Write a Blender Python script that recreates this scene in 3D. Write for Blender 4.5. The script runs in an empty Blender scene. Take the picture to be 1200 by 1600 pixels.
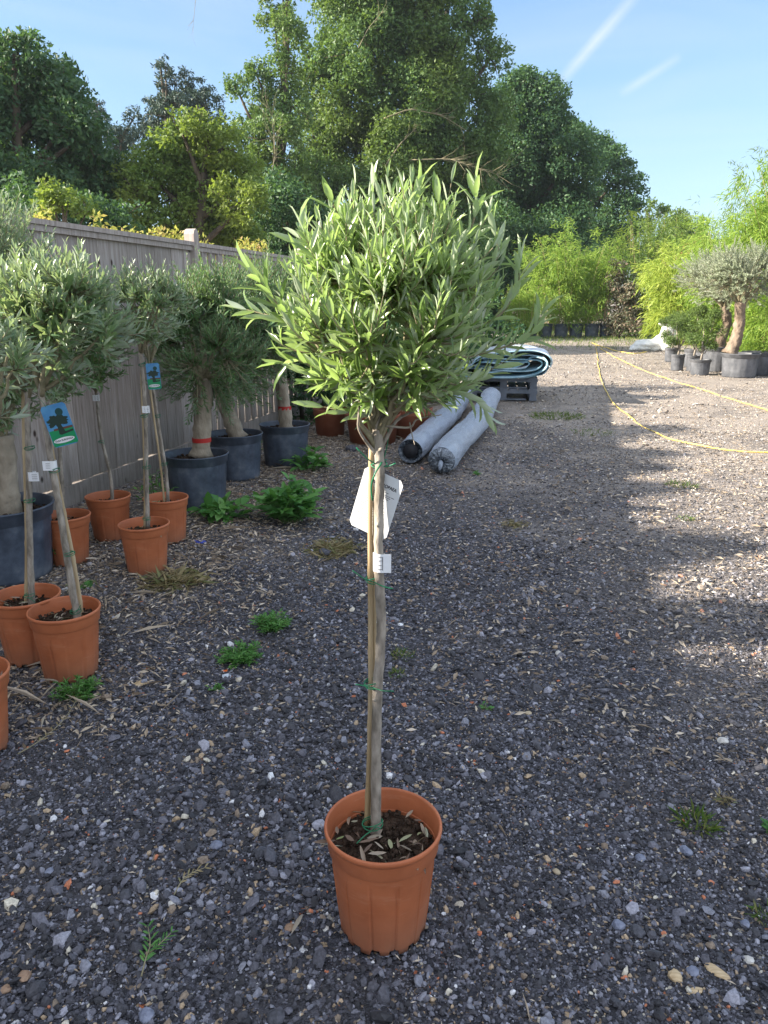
import bpy, math, random
import numpy as np
from mathutils import Vector, Matrix
R = math.radians
PI = math.pi
random.seed(3)
rng = np.random.default_rng(7)
S = bpy.context.scene
COL = S.collection

# ---------------------------------------------------------------- camera, sky, sun, exposure
CAM_H = 1.45
PITCH = R(15.4)
cam_d = bpy.data.cameras.new('camera')
cam = bpy.data.objects.new('camera', cam_d)
COL.objects.link(cam)
cam.location = (0, 0, CAM_H)
cam.rotation_euler = (R(90) - PITCH, 0, 0)
cam_d.sensor_fit = 'VERTICAL'
cam_d.sensor_height = 36
cam_d.lens = 27
cam_d.clip_start = 0.05
cam_d.clip_end = 3000
S.camera = cam

SUN_EL, SUN_AZ = R(24.7), R(-8)          # azimuth measured from -X towards +Y
sd = Vector((-math.cos(SUN_EL) * math.cos(SUN_AZ), math.cos(SUN_EL) * math.sin(SUN_AZ), math.sin(SUN_EL)))
sun_l = bpy.data.lights.new('sun', 'SUN')
sun_l.energy = 5.0
sun_l.angle = R(0.5)
sun_l.color = (1.0, 0.90, 0.76)
sun = bpy.data.objects.new('sun', sun_l)
COL.objects.link(sun)
sun.rotation_euler = sd.to_track_quat('Z', 'Y').to_euler()
sun.location = (-20, 0, 20)

W = bpy.data.worlds.new('World')
S.world = W
W.use_nodes = True
wn = W.node_tree
wn.nodes.clear()
def N(nt, t, **kw):
    n = nt.nodes.new(t)
    for k, v in kw.items():
        setattr(n, k, v)
    return n
w_out = N(wn, 'ShaderNodeOutputWorld')
w_bg = N(wn, 'ShaderNodeBackground')
w_bg.inputs[1].default_value = 0.068
sky = N(wn, 'ShaderNodeTexSky', sky_type='NISHITA')
sky.sun_disc = False
sky.sun_elevation = SUN_EL
sky.sun_rotation = R(-98)
sky.air_density = 1.0
sky.dust_density = 0.35
sky.ozone_density = 1.0
sky.altitude = 50
# thin high cloud and two contrails, placed by direction in the sky
tc = N(wn, 'ShaderNodeTexCoord')
def vmath(op, a, b=None):
    n = N(wn, 'ShaderNodeVectorMath', operation=op)
    if isinstance(a, tuple): n.inputs[0].default_value = a
    else: wn.links.new(a, n.inputs[0])
    if b is not None:
        if isinstance(b, tuple): n.inputs[1].default_value = b
        else: wn.links.new(b, n.inputs[1])
    return n
def smath(op, a, b=None, c=None, clamp=False):
    n = N(wn, 'ShaderNodeMath', operation=op, use_clamp=clamp)
    for i, v in enumerate((a, b, c)):
        if v is None: continue
        if isinstance(v, (int, float)): n.inputs[i].default_value = v
        else: wn.links.new(v, n.inputs[i])
    return n.outputs[0]
def pix_dir(x, y):
    u, v = (x - 600) / 1200, (800 - y) / 1200
    return Vector((u, math.cos(PITCH) + v * math.sin(PITCH), -math.sin(PITCH) + v * math.cos(PITCH))).normalized()
def contrail(p0, p1, width, strength):
    a, b = pix_dir(*p0), pix_dir(*p1)
    n = a.cross(b).normalized()
    m = (a + b).normalized()
    half = a.angle(b) / 2
    dn = vmath('DOT_PRODUCT', tc.outputs['Generated'], tuple(n)).outputs['Value']
    dm = vmath('DOT_PRODUCT', tc.outputs['Generated'], tuple(m)).outputs['Value']
    q = smath('DIVIDE', smath('ABSOLUTE', dn), width)
    side = smath('SUBTRACT', 1.0, q, clamp=True)
    end = smath('MULTIPLY', smath('SUBTRACT', dm, math.cos(half * 1.1)), 1.0 / (1 - math.cos(half * 1.1)), clamp=True)
    return smath('MULTIPLY', smath('MULTIPLY', side, smath('POWER', end, 0.5)), strength)
c1 = contrail((995, -10), (872, 132), 0.0085, 0.50)
c2 = contrail((1060, 90), (972, 145), 0.007, 0.36)
mp = N(wn, 'ShaderNodeMapping'); mp.inputs['Scale'].default_value = (1.2, 2.2, 6.0)
wn.links.new(tc.outputs['Generated'], mp.inputs[0])
nz = N(wn, 'ShaderNodeTexNoise'); nz.inputs['Scale'].default_value = 2.2; nz.inputs['Detail'].default_value = 6
nz.inputs['Distortion'].default_value = 0.7
wn.links.new(mp.outputs[0], nz.inputs['Vector'])
cl = smath('MULTIPLY', smath('SUBTRACT', nz.outputs[0], 0.48, clamp=True), .55)
nz2 = N(wn, 'ShaderNodeTexNoise'); nz2.inputs['Scale'].default_value = 30
wn.links.new(tc.outputs['Generated'], nz2.inputs['Vector'])
tr = smath('MULTIPLY', smath('ADD', c1, c2), smath('ADD', nz2.outputs[0], 0.4))
mx = N(wn, 'ShaderNodeMix', data_type='RGBA', blend_type='MIX')
wn.links.new(smath('ADD', cl, tr, clamp=True), mx.inputs[0])
den = vmath('MULTIPLY_ADD', sky.outputs[0], (.15, .15, .15)); den.inputs[2].default_value = (1, 1, 1)
num = vmath('MULTIPLY', sky.outputs[0], (1.28, 1.55, 1.88))
soft = vmath('DIVIDE', num.outputs[0], den.outputs[0])
wn.links.new(soft.outputs[0], mx.inputs[6])
mx.inputs[7].default_value = (4.6, 4.9, 5.1, 1)
# unseen bright veil added overhead and behind the camera to lift the shade
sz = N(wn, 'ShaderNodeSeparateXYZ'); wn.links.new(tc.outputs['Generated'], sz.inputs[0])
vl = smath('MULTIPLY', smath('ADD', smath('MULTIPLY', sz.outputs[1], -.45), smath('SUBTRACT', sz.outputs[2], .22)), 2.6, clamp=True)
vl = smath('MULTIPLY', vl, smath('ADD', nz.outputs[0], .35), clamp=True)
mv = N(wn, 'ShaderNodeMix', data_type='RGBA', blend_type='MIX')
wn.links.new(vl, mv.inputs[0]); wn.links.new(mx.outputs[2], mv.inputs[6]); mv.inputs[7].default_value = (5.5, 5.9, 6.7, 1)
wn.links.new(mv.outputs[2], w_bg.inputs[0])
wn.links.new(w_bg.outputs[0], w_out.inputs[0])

S.view_settings.view_transform = 'Standard'
S.view_settings.look = 'None'
S.view_settings.exposure = 1.7
S.view_settings.gamma = 1.0
S.render.resolution_x, S.render.resolution_y = 768, 1024
S.cycles.max_bounces = 6
S.cycles.diffuse_bounces = 3
S.cycles.transmission_bounces = 3
S.cycles.transparent_max_bounces = 6

# ---------------------------------------------------------------- helpers
def G(px, py, z=0.0):
    """point of the place seen at (px,py) in the photograph, at height z"""
    u, v = (px - 600) / 1200, (800 - py) / 1200
    b, c = math.cos(PITCH) + v * math.sin(PITCH), -math.sin(PITCH) + v * math.cos(PITCH)
    t = (z - CAM_H) / c
    return np.array([u * t, b * t, z])
def A(px, py, Y):
    """same, at distance Y in front of the camera"""
    u, v = (px - 600) / 1200, (800 - py) / 1200
    b, c = math.cos(PITCH) + v * math.sin(PITCH), -math.sin(PITCH) + v * math.cos(PITCH)
    t = Y / b
    return np.array([u * t, Y, CAM_H + c * t])

def ground_h(x, y):
    x = np.asarray(x, float); y = np.asarray(y, float)
    h = .006 * np.sin(1.7 * x + .9 * y) + .005 * np.sin(2.9 * y - 1.1 * x + 1) + .003 * np.sin(7 * x + 3 * y) + .003 * np.sin(6.1 * y - 5.2 * x + 2)
    return h - .006

class MB:
    def __init__(s):
        s.v = []; s.f = {}; s.n = 0; s.mi = {}
    def add(s, V, F, mi=0):
        V = np.asarray(V, float).reshape(-1, 3); F = np.asarray(F, int)
        k = F.shape[1]
        s.v.append(V); s.f.setdefault(k, []).append(F + s.n); s.mi.setdefault(k, []).append(np.full(len(F), mi))
        s.n += len(V)
        return s
    def box(s, c, size, rot=0.0, mi=0, tilt=None):
        x, y, z = [d / 2 for d in size]
        V = np.array([[-x, -y, -z], [x, -y, -z], [x, y, -z], [-x, y, -z], [-x, -y, z], [x, -y, z], [x, y, z], [-x, y, z]])
        if tilt is not None: V = V @ np.array(tilt.to_matrix() if hasattr(tilt, 'to_matrix') else tilt).T
        cr, sr = math.cos(rot), math.sin(rot)
        V = V @ np.array([[cr, sr, 0], [-sr, cr, 0], [0, 0, 1]]) + np.array(c)
        return s.add(V, [[0, 3, 2, 1], [4, 5, 6, 7], [0, 1, 5, 4], [1, 2, 6, 5], [2, 3, 7, 6], [3, 0, 4, 7]], mi)
    def tube(s, P, r, n=8, cap=True, mi=0, lump=0.0):
        P = np.asarray(P, float); m = len(P)
        r = np.broadcast_to(np.asarray(r, float), (m,))
        T = np.gradient(P, axis=0); T /= (np.linalg.norm(T, axis=1, keepdims=True) + 1e-12)
        ref = np.array([0, 0, 1.0]) if abs(T[0, 2]) < .9 else np.array([1.0, 0, 0])
        a = np.linspace(0, 2 * PI, n, endpoint=False)
        V = np.zeros((m, n, 3)); u = None
        for i in range(m):
            if u is None: u = np.cross(ref, T[i])
            u = u - T[i] * np.dot(u, T[i]); u /= np.linalg.norm(u) + 1e-12
            w = np.cross(T[i], u)
            rr = r[i] * (1 + lump * rng.uniform(-1, 1, n))
            V[i] = P[i] + np.cos(a)[:, None] * rr[:, None] * u + np.sin(a)[:, None] * rr[:, None] * w
        i = np.arange(m - 1)[:, None] * n; j = np.arange(n)[None]; j2 = (j + 1) % n
        F = np.stack([i + j, i + j2, i + n + j2, i + n + j], -1).reshape(-1, 4)
        base = s.n
        s.add(V, F, mi)
        if cap:
            s.f.setdefault(n, []).append(np.array([base + np.arange(n)[::-1]])); s.mi.setdefault(n, []).append(np.array([mi]))
            s.f.setdefault(n, []).append(np.array([base + (m - 1) * n + np.arange(n)])); s.mi.setdefault(n, []).append(np.array([mi]))
        return s
    def lathe(s, prof, seg=48, c=(0, 0, 0), mod=None, mi=0):
        a = np.linspace(0, 2 * PI, seg, endpoint=False)
        V = []
        for i, (r, z) in enumerate(prof):
            rr = np.full(seg, r); zz = np.full(seg, z)
            if mod: rr, zz = mod(i, a, rr, zz)
            V.append(np.stack([rr * np.cos(a), rr * np.sin(a), zz], -1))
        V = np.concatenate(V) + np.array(c)
        m = len(prof)
        i = np.arange(m - 1)[:, None] * seg; j = np.arange(seg)[None]; j2 = (j + 1) % seg
        F = np.stack([i + j, i + j2, i + seg + j2, i + seg + j], -1).reshape(-1, 4)
        return s.add(V, F, mi)
    def obj(s, name, mat, parent=None, smooth=True, loc=None):
        me = bpy.data.meshes.new(name)
        V = np.concatenate(s.v).astype(np.float32)
        me.vertices.add(len(V)); me.vertices.foreach_set('co', V.ravel())
        loops, starts, mi, st = [], [], [], 0
        for k, fl in s.f.items():
            F = np.concatenate(fl)
            loops.append(F.ravel()); starts.append(st + np.arange(len(F)) * k); st += F.size
            mi.append(np.concatenate(s.mi[k]))
        L = np.concatenate(loops).astype(np.int32); Sx = np.concatenate(starts).astype(np.int32); M = np.concatenate(mi).astype(np.int32)
        me.loops.add(len(L)); me.loops.foreach_set('vertex_index', L)
        me.polygons.add(len(Sx)); me.polygons.foreach_set('loop_start', Sx)
        me.polygons.foreach_set('material_index', M)
        me.polygons.foreach_set('use_smooth', np.full(len(Sx), smooth))
        me.update(calc_edges=True)
        for m in (mat if isinstance(mat, (list, tuple)) else [mat]): me.materials.append(m)
        o = bpy.data.objects.new(name, me)
        COL.objects.link(o)
        if parent: o.parent = parent
        if loc is not None: o.location = loc
        return o

def thing(name, label, cat, loc=(0, 0, 0), group=None, rz=0):
    o = bpy.data.objects.new(name, None); COL.objects.link(o)
    o.empty_display_size = .1
    o.location = tuple(loc); o.rotation_euler = (0, 0, rz)
    return tag(o, label, cat, group)
def tag(o, label, cat, group=None, kind=None):
    o['label'] = label; o['category'] = cat
    if group: o['group'] = group
    if kind: o['kind'] = kind
    return o

# ---------------------------------------------------------------- materials
def newmat(name):
    m = bpy.data.materials.new(name); m.use_nodes = True
    nt = m.node_tree; nt.nodes.clear()
    return m, nt
def ramp(nt, src, stops, const=False):
    r = N(nt, 'ShaderNodeValToRGB')
    if const: r.color_ramp.interpolation = 'CONSTANT'
    e = r.color_ramp.elements
    while len(e) < len(stops): e.new(0.5)
    for i, (p, c) in enumerate(stops):
        e[i].position = p; e[i].color = (*c, 1)
    if src is not None: nt.links.new(src, r.inputs[0])
    return r.outputs[0]
def mixc(nt, f, a, b, blend='MIX'):
    m = N(nt, 'ShaderNodeMix', data_type='RGBA', blend_type=blend)
    for i, v in ((0, f), (6, a), (7, b)):
        if isinstance(v, (int, float)): m.inputs[i].default_value = v
        elif isinstance(v, tuple): m.inputs[i].default_value = (*v, 1)
        else: nt.links.new(v, m.inputs[i])
    return m.outputs[2]
def noise(nt, scale, detail=4, vec=None, rough=.55, dist=0.0):
    n = N(nt, 'ShaderNodeTexNoise'); n.inputs['Scale'].default_value = scale
    n.inputs['Detail'].default_value = detail; n.inputs['Roughness'].default_value = rough
    n.inputs['Distortion'].default_value = dist
    if vec is not None: nt.links.new(vec, n.inputs['Vector'])
    return n.outputs[0]
def objco(nt, scale=None):
    t = N(nt, 'ShaderNodeTexCoord')
    if scale is None: return t.outputs['Object']
    m = N(nt, 'ShaderNodeMapping'); m.inputs['Scale'].default_value = scale
    nt.links.new(t.outputs['Object'], m.inputs[0]); return m.outputs[0]
def worldco(nt, scale=None):
    t = N(nt, 'ShaderNodeNewGeometry')
    if scale is None: return t.outputs['Position']
    m = N(nt, 'ShaderNodeMapping'); m.inputs['Scale'].default_value = scale
    nt.links.new(t.outputs['Position'], m.inputs[0]); return m.outputs[0]
def principled(nt, col, rough=.6, spec=.4, bump=None, bstr=.3, bdist=.01, **kw):
    p = N(nt, 'ShaderNodeBsdfPrincipled')
    if isinstance(col, tuple): p.inputs['Base Color'].default_value = (*col, 1)
    else: nt.links.new(col, p.inputs['Base Color'])
    if isinstance(rough, (int, float)): p.inputs['Roughness'].default_value = rough
    else: nt.links.new(rough, p.inputs['Roughness'])
    p.inputs['Specular IOR Level'].default_value = spec
    for k, v in kw.items(): p.inputs[k].default_value = v
    if bump is not None:
        b = N(nt, 'ShaderNodeBump'); b.inputs['Strength'].default_value = bstr; b.inputs['Distance'].default_value = bdist
        nt.links.new(bump, b.inputs['Height']); nt.links.new(b.outputs[0], p.inputs['Normal'])
    return p
def finish(nt, sh):
    o = N(nt, 'ShaderNodeOutputMaterial'); nt.links.new(sh.outputs[0], o.inputs[0])

def leaf_mat(name, stops, under=None, trans=.35, rough=.45, spec=.45, tcol=None, patch=None):
    m, nt = newmat(name)
    g = N(nt, 'ShaderNodeNewGeometry')
    c = ramp(nt, g.outputs['Random Per Island'], stops)
    if patch:   # leaves of another age in large patches of the crown
        nf = noise(nt, patch[0], 2, worldco(nt))
        nf = ramp(nt, nf, [(.42, (0, 0, 0)), (.62, (1, 1, 1))])
        c = mixc(nt, nf, c, mixc(nt, .75, c, patch[1]))
    if under: c2 = mixc(nt, g.outputs['Backfacing'], c, under)
    else: c2 = c
    p = principled(nt, c2, rough, spec)
    t = N(nt, 'ShaderNodeBsdfTranslucent')
    tc_ = mixc(nt, .75, c, tcol or (.30, .42, .04))
    nt.links.new(tc_, t.inputs[0])
    mm = N(nt, 'ShaderNodeMixShader'); mm.inputs[0].default_value = trans
    nt.links.new(p.outputs[0], mm.inputs[1]); nt.links.new(t.outputs[0], mm.inputs[2])
    finish(nt, mm)
    return m

def simple(name, col, rough=.6, spec=.4, **kw):
    m, nt = newmat(name); finish(nt, principled(nt, col, rough, spec, **kw)); return m

def noisy(name, c1, c2, scale=8, rough=.6, spec=.4, stretch=None, bstr=.3, bdist=.004, detail=5, lo=.35, hi=.65, bscale=None):
    m, nt = newmat(name)
    v = objco(nt, stretch)
    n = noise(nt, scale, detail, v)
    c = ramp(nt, n, [(lo, c1), (hi, c2)])
    b = noise(nt, bscale or scale * 4, 4, v)
    finish(nt, principled(nt, c, rough, spec, bump=b, bstr=bstr, bdist=bdist))
    return m

# terracotta plastic
m, nt = newmat('terracotta_plastic')
v = objco(nt)
n1 = noise(nt, 9, 5, v); n2 = noise(nt, 60, 3, v)
oi = N(nt, 'ShaderNodeObjectInfo')
c = ramp(nt, n1, [(.25, (.36, .105, .042)), (.75, (.54, .175, .075))])
sep = N(nt, 'ShaderNodeSeparateXYZ'); nt.links.new(v, sep.inputs[0])
dz = N(nt, 'ShaderNodeMapRange'); dz.inputs[1].default_value = .13; dz.inputs[2].default_value = .0; dz.inputs[3].default_value = 0; dz.inputs[4].default_value = .95
nt.links.new(sep.outputs[2], dz.inputs[0])
mu = N(nt, 'ShaderNodeMath', operation='MULTIPLY'); nt.links.new(dz.outputs[0], mu.inputs[0]); nt.links.new(noise(nt, 14, 6, v, .7), mu.inputs[1])
c = mixc(nt, mu.outputs[0], c, (.22, .13, .09))
scr = ramp(nt, noise(nt, 5, 8, objco(nt, (1, 1, 6)), .75), [(.55, (0, 0, 0)), (.70, (1, 1, 1))])
c = mixc(nt, mixc(nt, .6, scr, (0, 0, 0)), c, (.58, .30, .18))
finish(nt, principled(nt, c, .48, .35, bump=n2, bstr=.08, bdist=.002))
M_TERRA = m
# black pot plastic, dusty
m, nt = newmat('black_plastic')
v = objco(nt)
n1 = noise(nt, 7, 6, v, .65)
c = ramp(nt, n1, [(.35, (.035, .045, .065)), (.55, (.075, .095, .13)), (.75, (.17, .19, .22))])
finish(nt, principled(nt, c, .42, .5, bump=noise(nt, 40, 3, v), bstr=.15, bdist=.003))
M_BLACK = m
m, nt = newmat('grey_plastic')
v = objco(nt)
c = ramp(nt, noise(nt, 5, 6, v, .65), [(.35, (.06, .065, .075)), (.7, (.16, .165, .18))])
finish(nt, principled(nt, c, .5, .4, bump=noise(nt, 30, 3, v), bstr=.2, bdist=.004))
M_GREYPOT = m
M_SOIL = noisy('soil', (.030, .020, .015), (.085, .058, .042), 40, .95, .1, bstr=1.0, bdist=.012, bscale=90)
M_BARK = noisy('olive_bark', (.17, .145, .115), (.42, .37, .31), 45, .85, .2, (1, 1, .35), .6, .004)
M_BARKOLD = noisy('very_old_olive_bark', (.10, .075, .055), (.27, .21, .16), 7, .95, .15, (1, 1, .6), 1.0, .03, bscale=18)
M_BARKBIG = noisy('old_olive_bark', (.22, .18, .13), (.42, .36, .28), 9, .9, .2, (1, 1, .5), .9, .02, bscale=25)
M_CANE = noisy('bamboo_cane', (.36, .26, .14), (.54, .42, .26), 20, .5, .4, (1, 1, .15), .2, .002)
M_TREEBARK = noisy('tree_bark', (.06, .05, .04), (.16, .13, .10), 6, .95, .1, (1, 1, .2), .8, .03)
M_TIE = simple('green_tie', (.010, .16, .07), .35, .5)
M_TWIG = noisy('twig', (.20, .18, .11), (.32, .28, .18), 40, .8, .2)
M_WHITE = simple('white_label', (.82, .83, .85), .45, .4)
M_INK = simple('ink', (.03, .03, .035), .6, .2)
M_GINK = simple('green_ink', (.05, .28, .16), .6, .2)
M_BLUEC = noisy('card_sky', (.05, .22, .48), (.10, .33, .58), 20, .3, .5, bstr=0)
M_GREENC = simple('card_green', (.004, .27, .10), .3, .5)
M_DKC = simple('card_tree', (.012, .035, .025), .35, .5)
M_BROWNC = simple('card_brown', (.13, .06, .04), .4, .4)
M_RED = simple('red_tape', (.45, .03, .025), .5, .3)
M_YEL = simple('yellow_hose', (.72, .52, .14), .45, .4)
M_STRAP = simple('blue_scrap', (.03, .08, .55), .4, .4)
M_ORANGE = simple('orange_print', (.75, .15, .03), .5, .3)

m, nt = newmat('tag_card')
p = principled(nt, (.86, .88, .90), .35, .4)
t = N(nt, 'ShaderNodeBsdfTranslucent'); t.inputs[0].default_value = (.9, .9, .88, 1)
mm = N(nt, 'ShaderNodeMixShader'); mm.inputs[0].default_value = .3
nt.links.new(p.outputs[0], mm.inputs[1]); nt.links.new(t.outputs[0], mm.inputs[2]); finish(nt, mm)
M_CARD = m

OL_UNDER = (.52, .58, .46)
M_OLIVE = leaf_mat('olive_leaf', [(0, (.09, .16, .045)), (.35, (.15, .24, .06)), (.7, (.24, .33, .12)), (.93, (.35, .44, .21)), (1, (.48, .53, .36))],
                   OL_UNDER, .40, .28, .75, (.47, .68, .15))
M_OLIVE_B = leaf_mat('olive_leaf_silver', [(0, (.075, .15, .065)), (.5, (.13, .22, .10)), (.85, (.23, .31, .18)), (1, (.42, .48, .34))],
                     (.38, .44, .37), .30, .30, .7, (.46, .60, .18))
M_OLIVE_C = leaf_mat('olive_leaf_dark', [(0, (.05, .125, .045)), (.5, (.09, .19, .07)), (.9, (.16, .26, .11)), (1, (.27, .34, .18))],
                     (.20, .28, .18), .28, .4, .5, (.26, .42, .08))
M_OLIVE_S = leaf_mat('olive_leaf_pale', [(0, (.18, .23, .14)), (.5, (.32, .38, .25)), (1, (.48, .52, .40))],
                     (.38, .40, .34), .3, .5, .4, (.42, .46, .22))

# gravel
def gravel_stops(k=1.0):
    f = lambda a: tuple(min(1, x * k) for x in a)
    return [(0, f((.024, .024, .028))), (.22, f((.036, .036, .043))), (.46, f((.055, .055, .067))), (.66, f((.085, .085, .104))), (.80, f((.135, .138, .165))),
            (.88, f((.20, .20, .235))), (.925, f((.15, .115, .085))), (.958, f((.27, .20, .13))), (.980, f((.36, .33, .27))), (.991, f((.44, .44, .45))), (.996, f((.34, .12, .06)))]
m, nt = newmat('stone')
g = N(nt, 'ShaderNodeNewGeometry')
c = ramp(nt, g.outputs['Random Per Island'], gravel_stops(1.6), True)
def dust_sun_amount(nt, wc, lo, hi):  # dust up the yard and by the fence; the paling rightwards paints sunlight
    sp = N(nt, 'ShaderNodeSeparateXYZ'); nt.links.new(wc, sp.inputs[0])
    xa = N(nt, 'ShaderNodeMath', operation='MULTIPLY_ADD'); nt.links.new(sp.outputs[0], xa.inputs[0]); xa.inputs[1].default_value = 2.6; nt.links.new(sp.outputs[1], xa.inputs[2])
    mr = N(nt, 'ShaderNodeMapRange'); mr.inputs[1].default_value = 3.6; mr.inputs[2].default_value = 20; mr.inputs[3].default_value = lo; mr.inputs[4].default_value = hi
    nt.links.new(xa.outputs[0], mr.inputs[0])
    dt = N(nt, 'ShaderNodeVectorMath', operation='DOT_PRODUCT'); nt.links.new(wc, dt.inputs[0]); dt.inputs[1].default_value = (.9696, -.2447, 0)
    fb = N(nt, 'ShaderNodeMapRange'); fb.inputs[1].default_value = -.9; fb.inputs[2].default_value = -3.0; fb.inputs[3].default_value = 0; fb.inputs[4].default_value = .30
    nt.links.new(dt.outputs['Value'], fb.inputs[0])
    yb = N(nt, 'ShaderNodeMapRange'); yb.inputs[1].default_value = 2.3; yb.inputs[2].default_value = 4.2
    nt.links.new(sp.outputs[1], yb.inputs[0])
    ma = N(nt, 'ShaderNodeMath', operation='MULTIPLY_ADD'); nt.links.new(fb.outputs[0], ma.inputs[0]); nt.links.new(yb.outputs[0], ma.inputs[1]); nt.links.new(mr.outputs[0], ma.inputs[2])
    return ma.outputs[0]
dust_sun_noise = ramp(nt, noise(nt, 1.1, 5, worldco(nt), .65), [(.35, (.6, .6, .6)), (.65, (1, 1, 1))])
c = mixc(nt, mixc(nt, dust_sun_amount(nt, worldco(nt), .04, .85), (0, 0, 0), dust_sun_noise), c, mixc(nt, g.outputs['Random Per Island'], (.17, .15, .135), (.50, .46, .41)))
c = mixc(nt, .6, c, ramp(nt, noise(nt, 160, 4, worldco(nt)), [(.3, (.45, .45, .45)), (.7, (1.5, 1.5, 1.5))]), 'MULTIPLY')
finish(nt, principled(nt, c, .75, .35, bump=noise(nt, 400, 3, worldco(nt)), bstr=.4, bdist=.002))
M_STONE = m
m, nt = newmat('ground_gravel')
wc = worldco(nt)
def vor(scale):
    n = N(nt, 'ShaderNodeTexVoronoi'); n.inputs['Scale'].default_value = scale; nt.links.new(wc, n.inputs['Vector']); return n
v1, v2 = vor(150), vor(70)
r1 = N(nt, 'ShaderNodeSeparateColor'); nt.links.new(v1.outputs['Color'], r1.inputs[0])
r2 = N(nt, 'ShaderNodeSeparateColor'); nt.links.new(v2.outputs['Color'], r2.inputs[0])
cA = ramp(nt, r1.outputs[0], gravel_stops(1.25), True)
cB = ramp(nt, r2.outputs[0], gravel_stops(1.35), True)
sel = ramp(nt, r2.outputs[1], [(.45, (0, 0, 0)), (.5, (1, 1, 1))])
c = mixc(nt, sel, cA, cB)
# brown dirt and straw worked into the gravel, more of it further up the yard and along the fence; paler to the right as painted sunlight
dn = noise(nt, .9, 6, wc, .65)
ad = N(nt, 'ShaderNodeMath', operation='ADD'); nt.links.new(dn, ad.inputs[0]); nt.links.new(dust_sun_amount(nt, wc, -.14, .50), ad.inputs[1])
dirt_sun_mask = ramp(nt, ad.outputs[0], [(.42, (0, 0, 0)), (.85, (.93, .93, .93))])
dirt = ramp(nt, noise(nt, 48, 7, wc, .85), [(.30, (.11, .095, .085)), (.46, (.30, .26, .225)), (.56, (.42, .365, .31)), (.68, (.68, .61, .52))])
c = mixc(nt, dirt_sun_mask, c, dirt)
fin = ramp(nt, noise(nt, 1.6, 5, wc, .6, .5), [(.48, (0, 0, 0)), (.62, (1, 1, 1))])
c = mixc(nt, mixc(nt, .45, (0, 0, 0), fin), c, (.085, .08, .082))
bmpn = N(nt, 'ShaderNodeMath', operation='ADD'); nt.links.new(v1.outputs['Distance'], bmpn.inputs[0]); nt.links.new(v2.outputs['Distance'], bmpn.inputs[1])
inv = N(nt, 'ShaderNodeMath', operation='MULTIPLY'); inv.inputs[1].default_value = -1; nt.links.new(bmpn.outputs[0], inv.inputs[0])
finish(nt, principled(nt, c, .9, .25, bump=inv.outputs[0], bstr=.9, bdist=.008))
M_GROUND = m
m, nt = newmat('straw')
g = N(nt, 'ShaderNodeNewGeometry')
c = ramp(nt, g.outputs['Random Per Island'], [(0, (.14, .105, .075)), (.4, (.30, .235, .17)), (.8, (.50, .42, .32)), (1, (.66, .58, .48))])
finish(nt, principled(nt, c, .9, .15)); M_STRAW = m

# weathered fence timber
m, nt = newmat('fence_timber')
g = N(nt, 'ShaderNodeNewGeometry')
v = worldco(nt, (14, 14, .9))
n1 = noise(nt, 3.0, 8, v, .7, .4)
c = ramp(nt, n1, [(.3, (.24, .205, .185)), (.5, (.38, .345, .325)), (.72, (.50, .475, .46))])
hv = ramp(nt, g.outputs['Random Per Island'], [(0, (.80, .76, .72)), (1, (1.2, 1.15, 1.12))])
c = mixc(nt, 1, c, hv, 'MULTIPLY')
kn = N(nt, 'ShaderNodeTexVoronoi'); kn.inputs['Scale'].default_value = 1.0
nt.links.new(worldco(nt, (5.5, 5.5, 3.5)), kn.inputs['Vector'])
kf = ramp(nt, kn.outputs['Distance'], [(.05, (1, 1, 1)), (.11, (0, 0, 0))])
c = mixc(nt, kf, c, (.06, .04, .035))
lowd = N(nt, 'ShaderNodeSeparateXYZ'); nt.links.new(worldco(nt), lowd.inputs[0])
st = N(nt, 'ShaderNodeMapRange'); st.inputs[1].default_value = .5; st.inputs[2].default_value = .05; st.inputs[3].default_value = 0; st.inputs[4].default_value = .8
nt.links.new(lowd.outputs[2], st.inputs[0])
ml = N(nt, 'ShaderNodeMath', operation='MULTIPLY'); nt.links.new(st.outputs[0], ml.inputs[0]); nt.links.new(noise(nt, 5, 6, worldco(nt)), ml.inputs[1])
c = mixc(nt, ml.outputs[0], c, (.06, .07, .05))
finish(nt, principled(nt, c, .9, .15, bump=n1, bstr=.5, bdist=.006)); M_FENCE = m

M_FILM = None
m, nt = newmat('plastic_film')
v = objco(nt)
n1 = noise(nt, 5, 6, v, .6, 1.0)
c = ramp(nt, n1, [(.25, (.55, .65, .82)), (.75, (.72, .80, .93))])
finish(nt, principled(nt, c, .20, .8, bump=noise(nt, 12, 7, v, .75, 2.0), bstr=1.0, bdist=.07)); M_FILM = m
m, nt = newmat('sheet_white')
v = objco(nt)
c = ramp(nt, noise(nt, 3, 5, v), [(.35, (.66, .72, .82)), (.65, (.80, .85, .90))])
finish(nt, principled(nt, c, .30, .6, bump=noise(nt, 7, 6, v, .7, 1.5), bstr=.9, bdist=.06)); M_SHEETW = m
M_SHEETB = noisy('sheet_teal', (.16, .32, .40), (.34, .50, .58), 5, .4, .5, (1, .3, 1), .4, .01)
M_PALLET = noisy('pallet_plastic', (.10, .12, .15), (.18, .20, .24), 5, .6, .4)
M_SACK = noisy('white_sack', (.62, .62, .60), (.80, .80, .78), 6, .6, .3, bstr=.6, bdist=.02)
M_CHIP = noisy('cut_wood', (.42, .30, .17), (.62, .48, .30), 25, .8, .2, (1, 6, 1))

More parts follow.
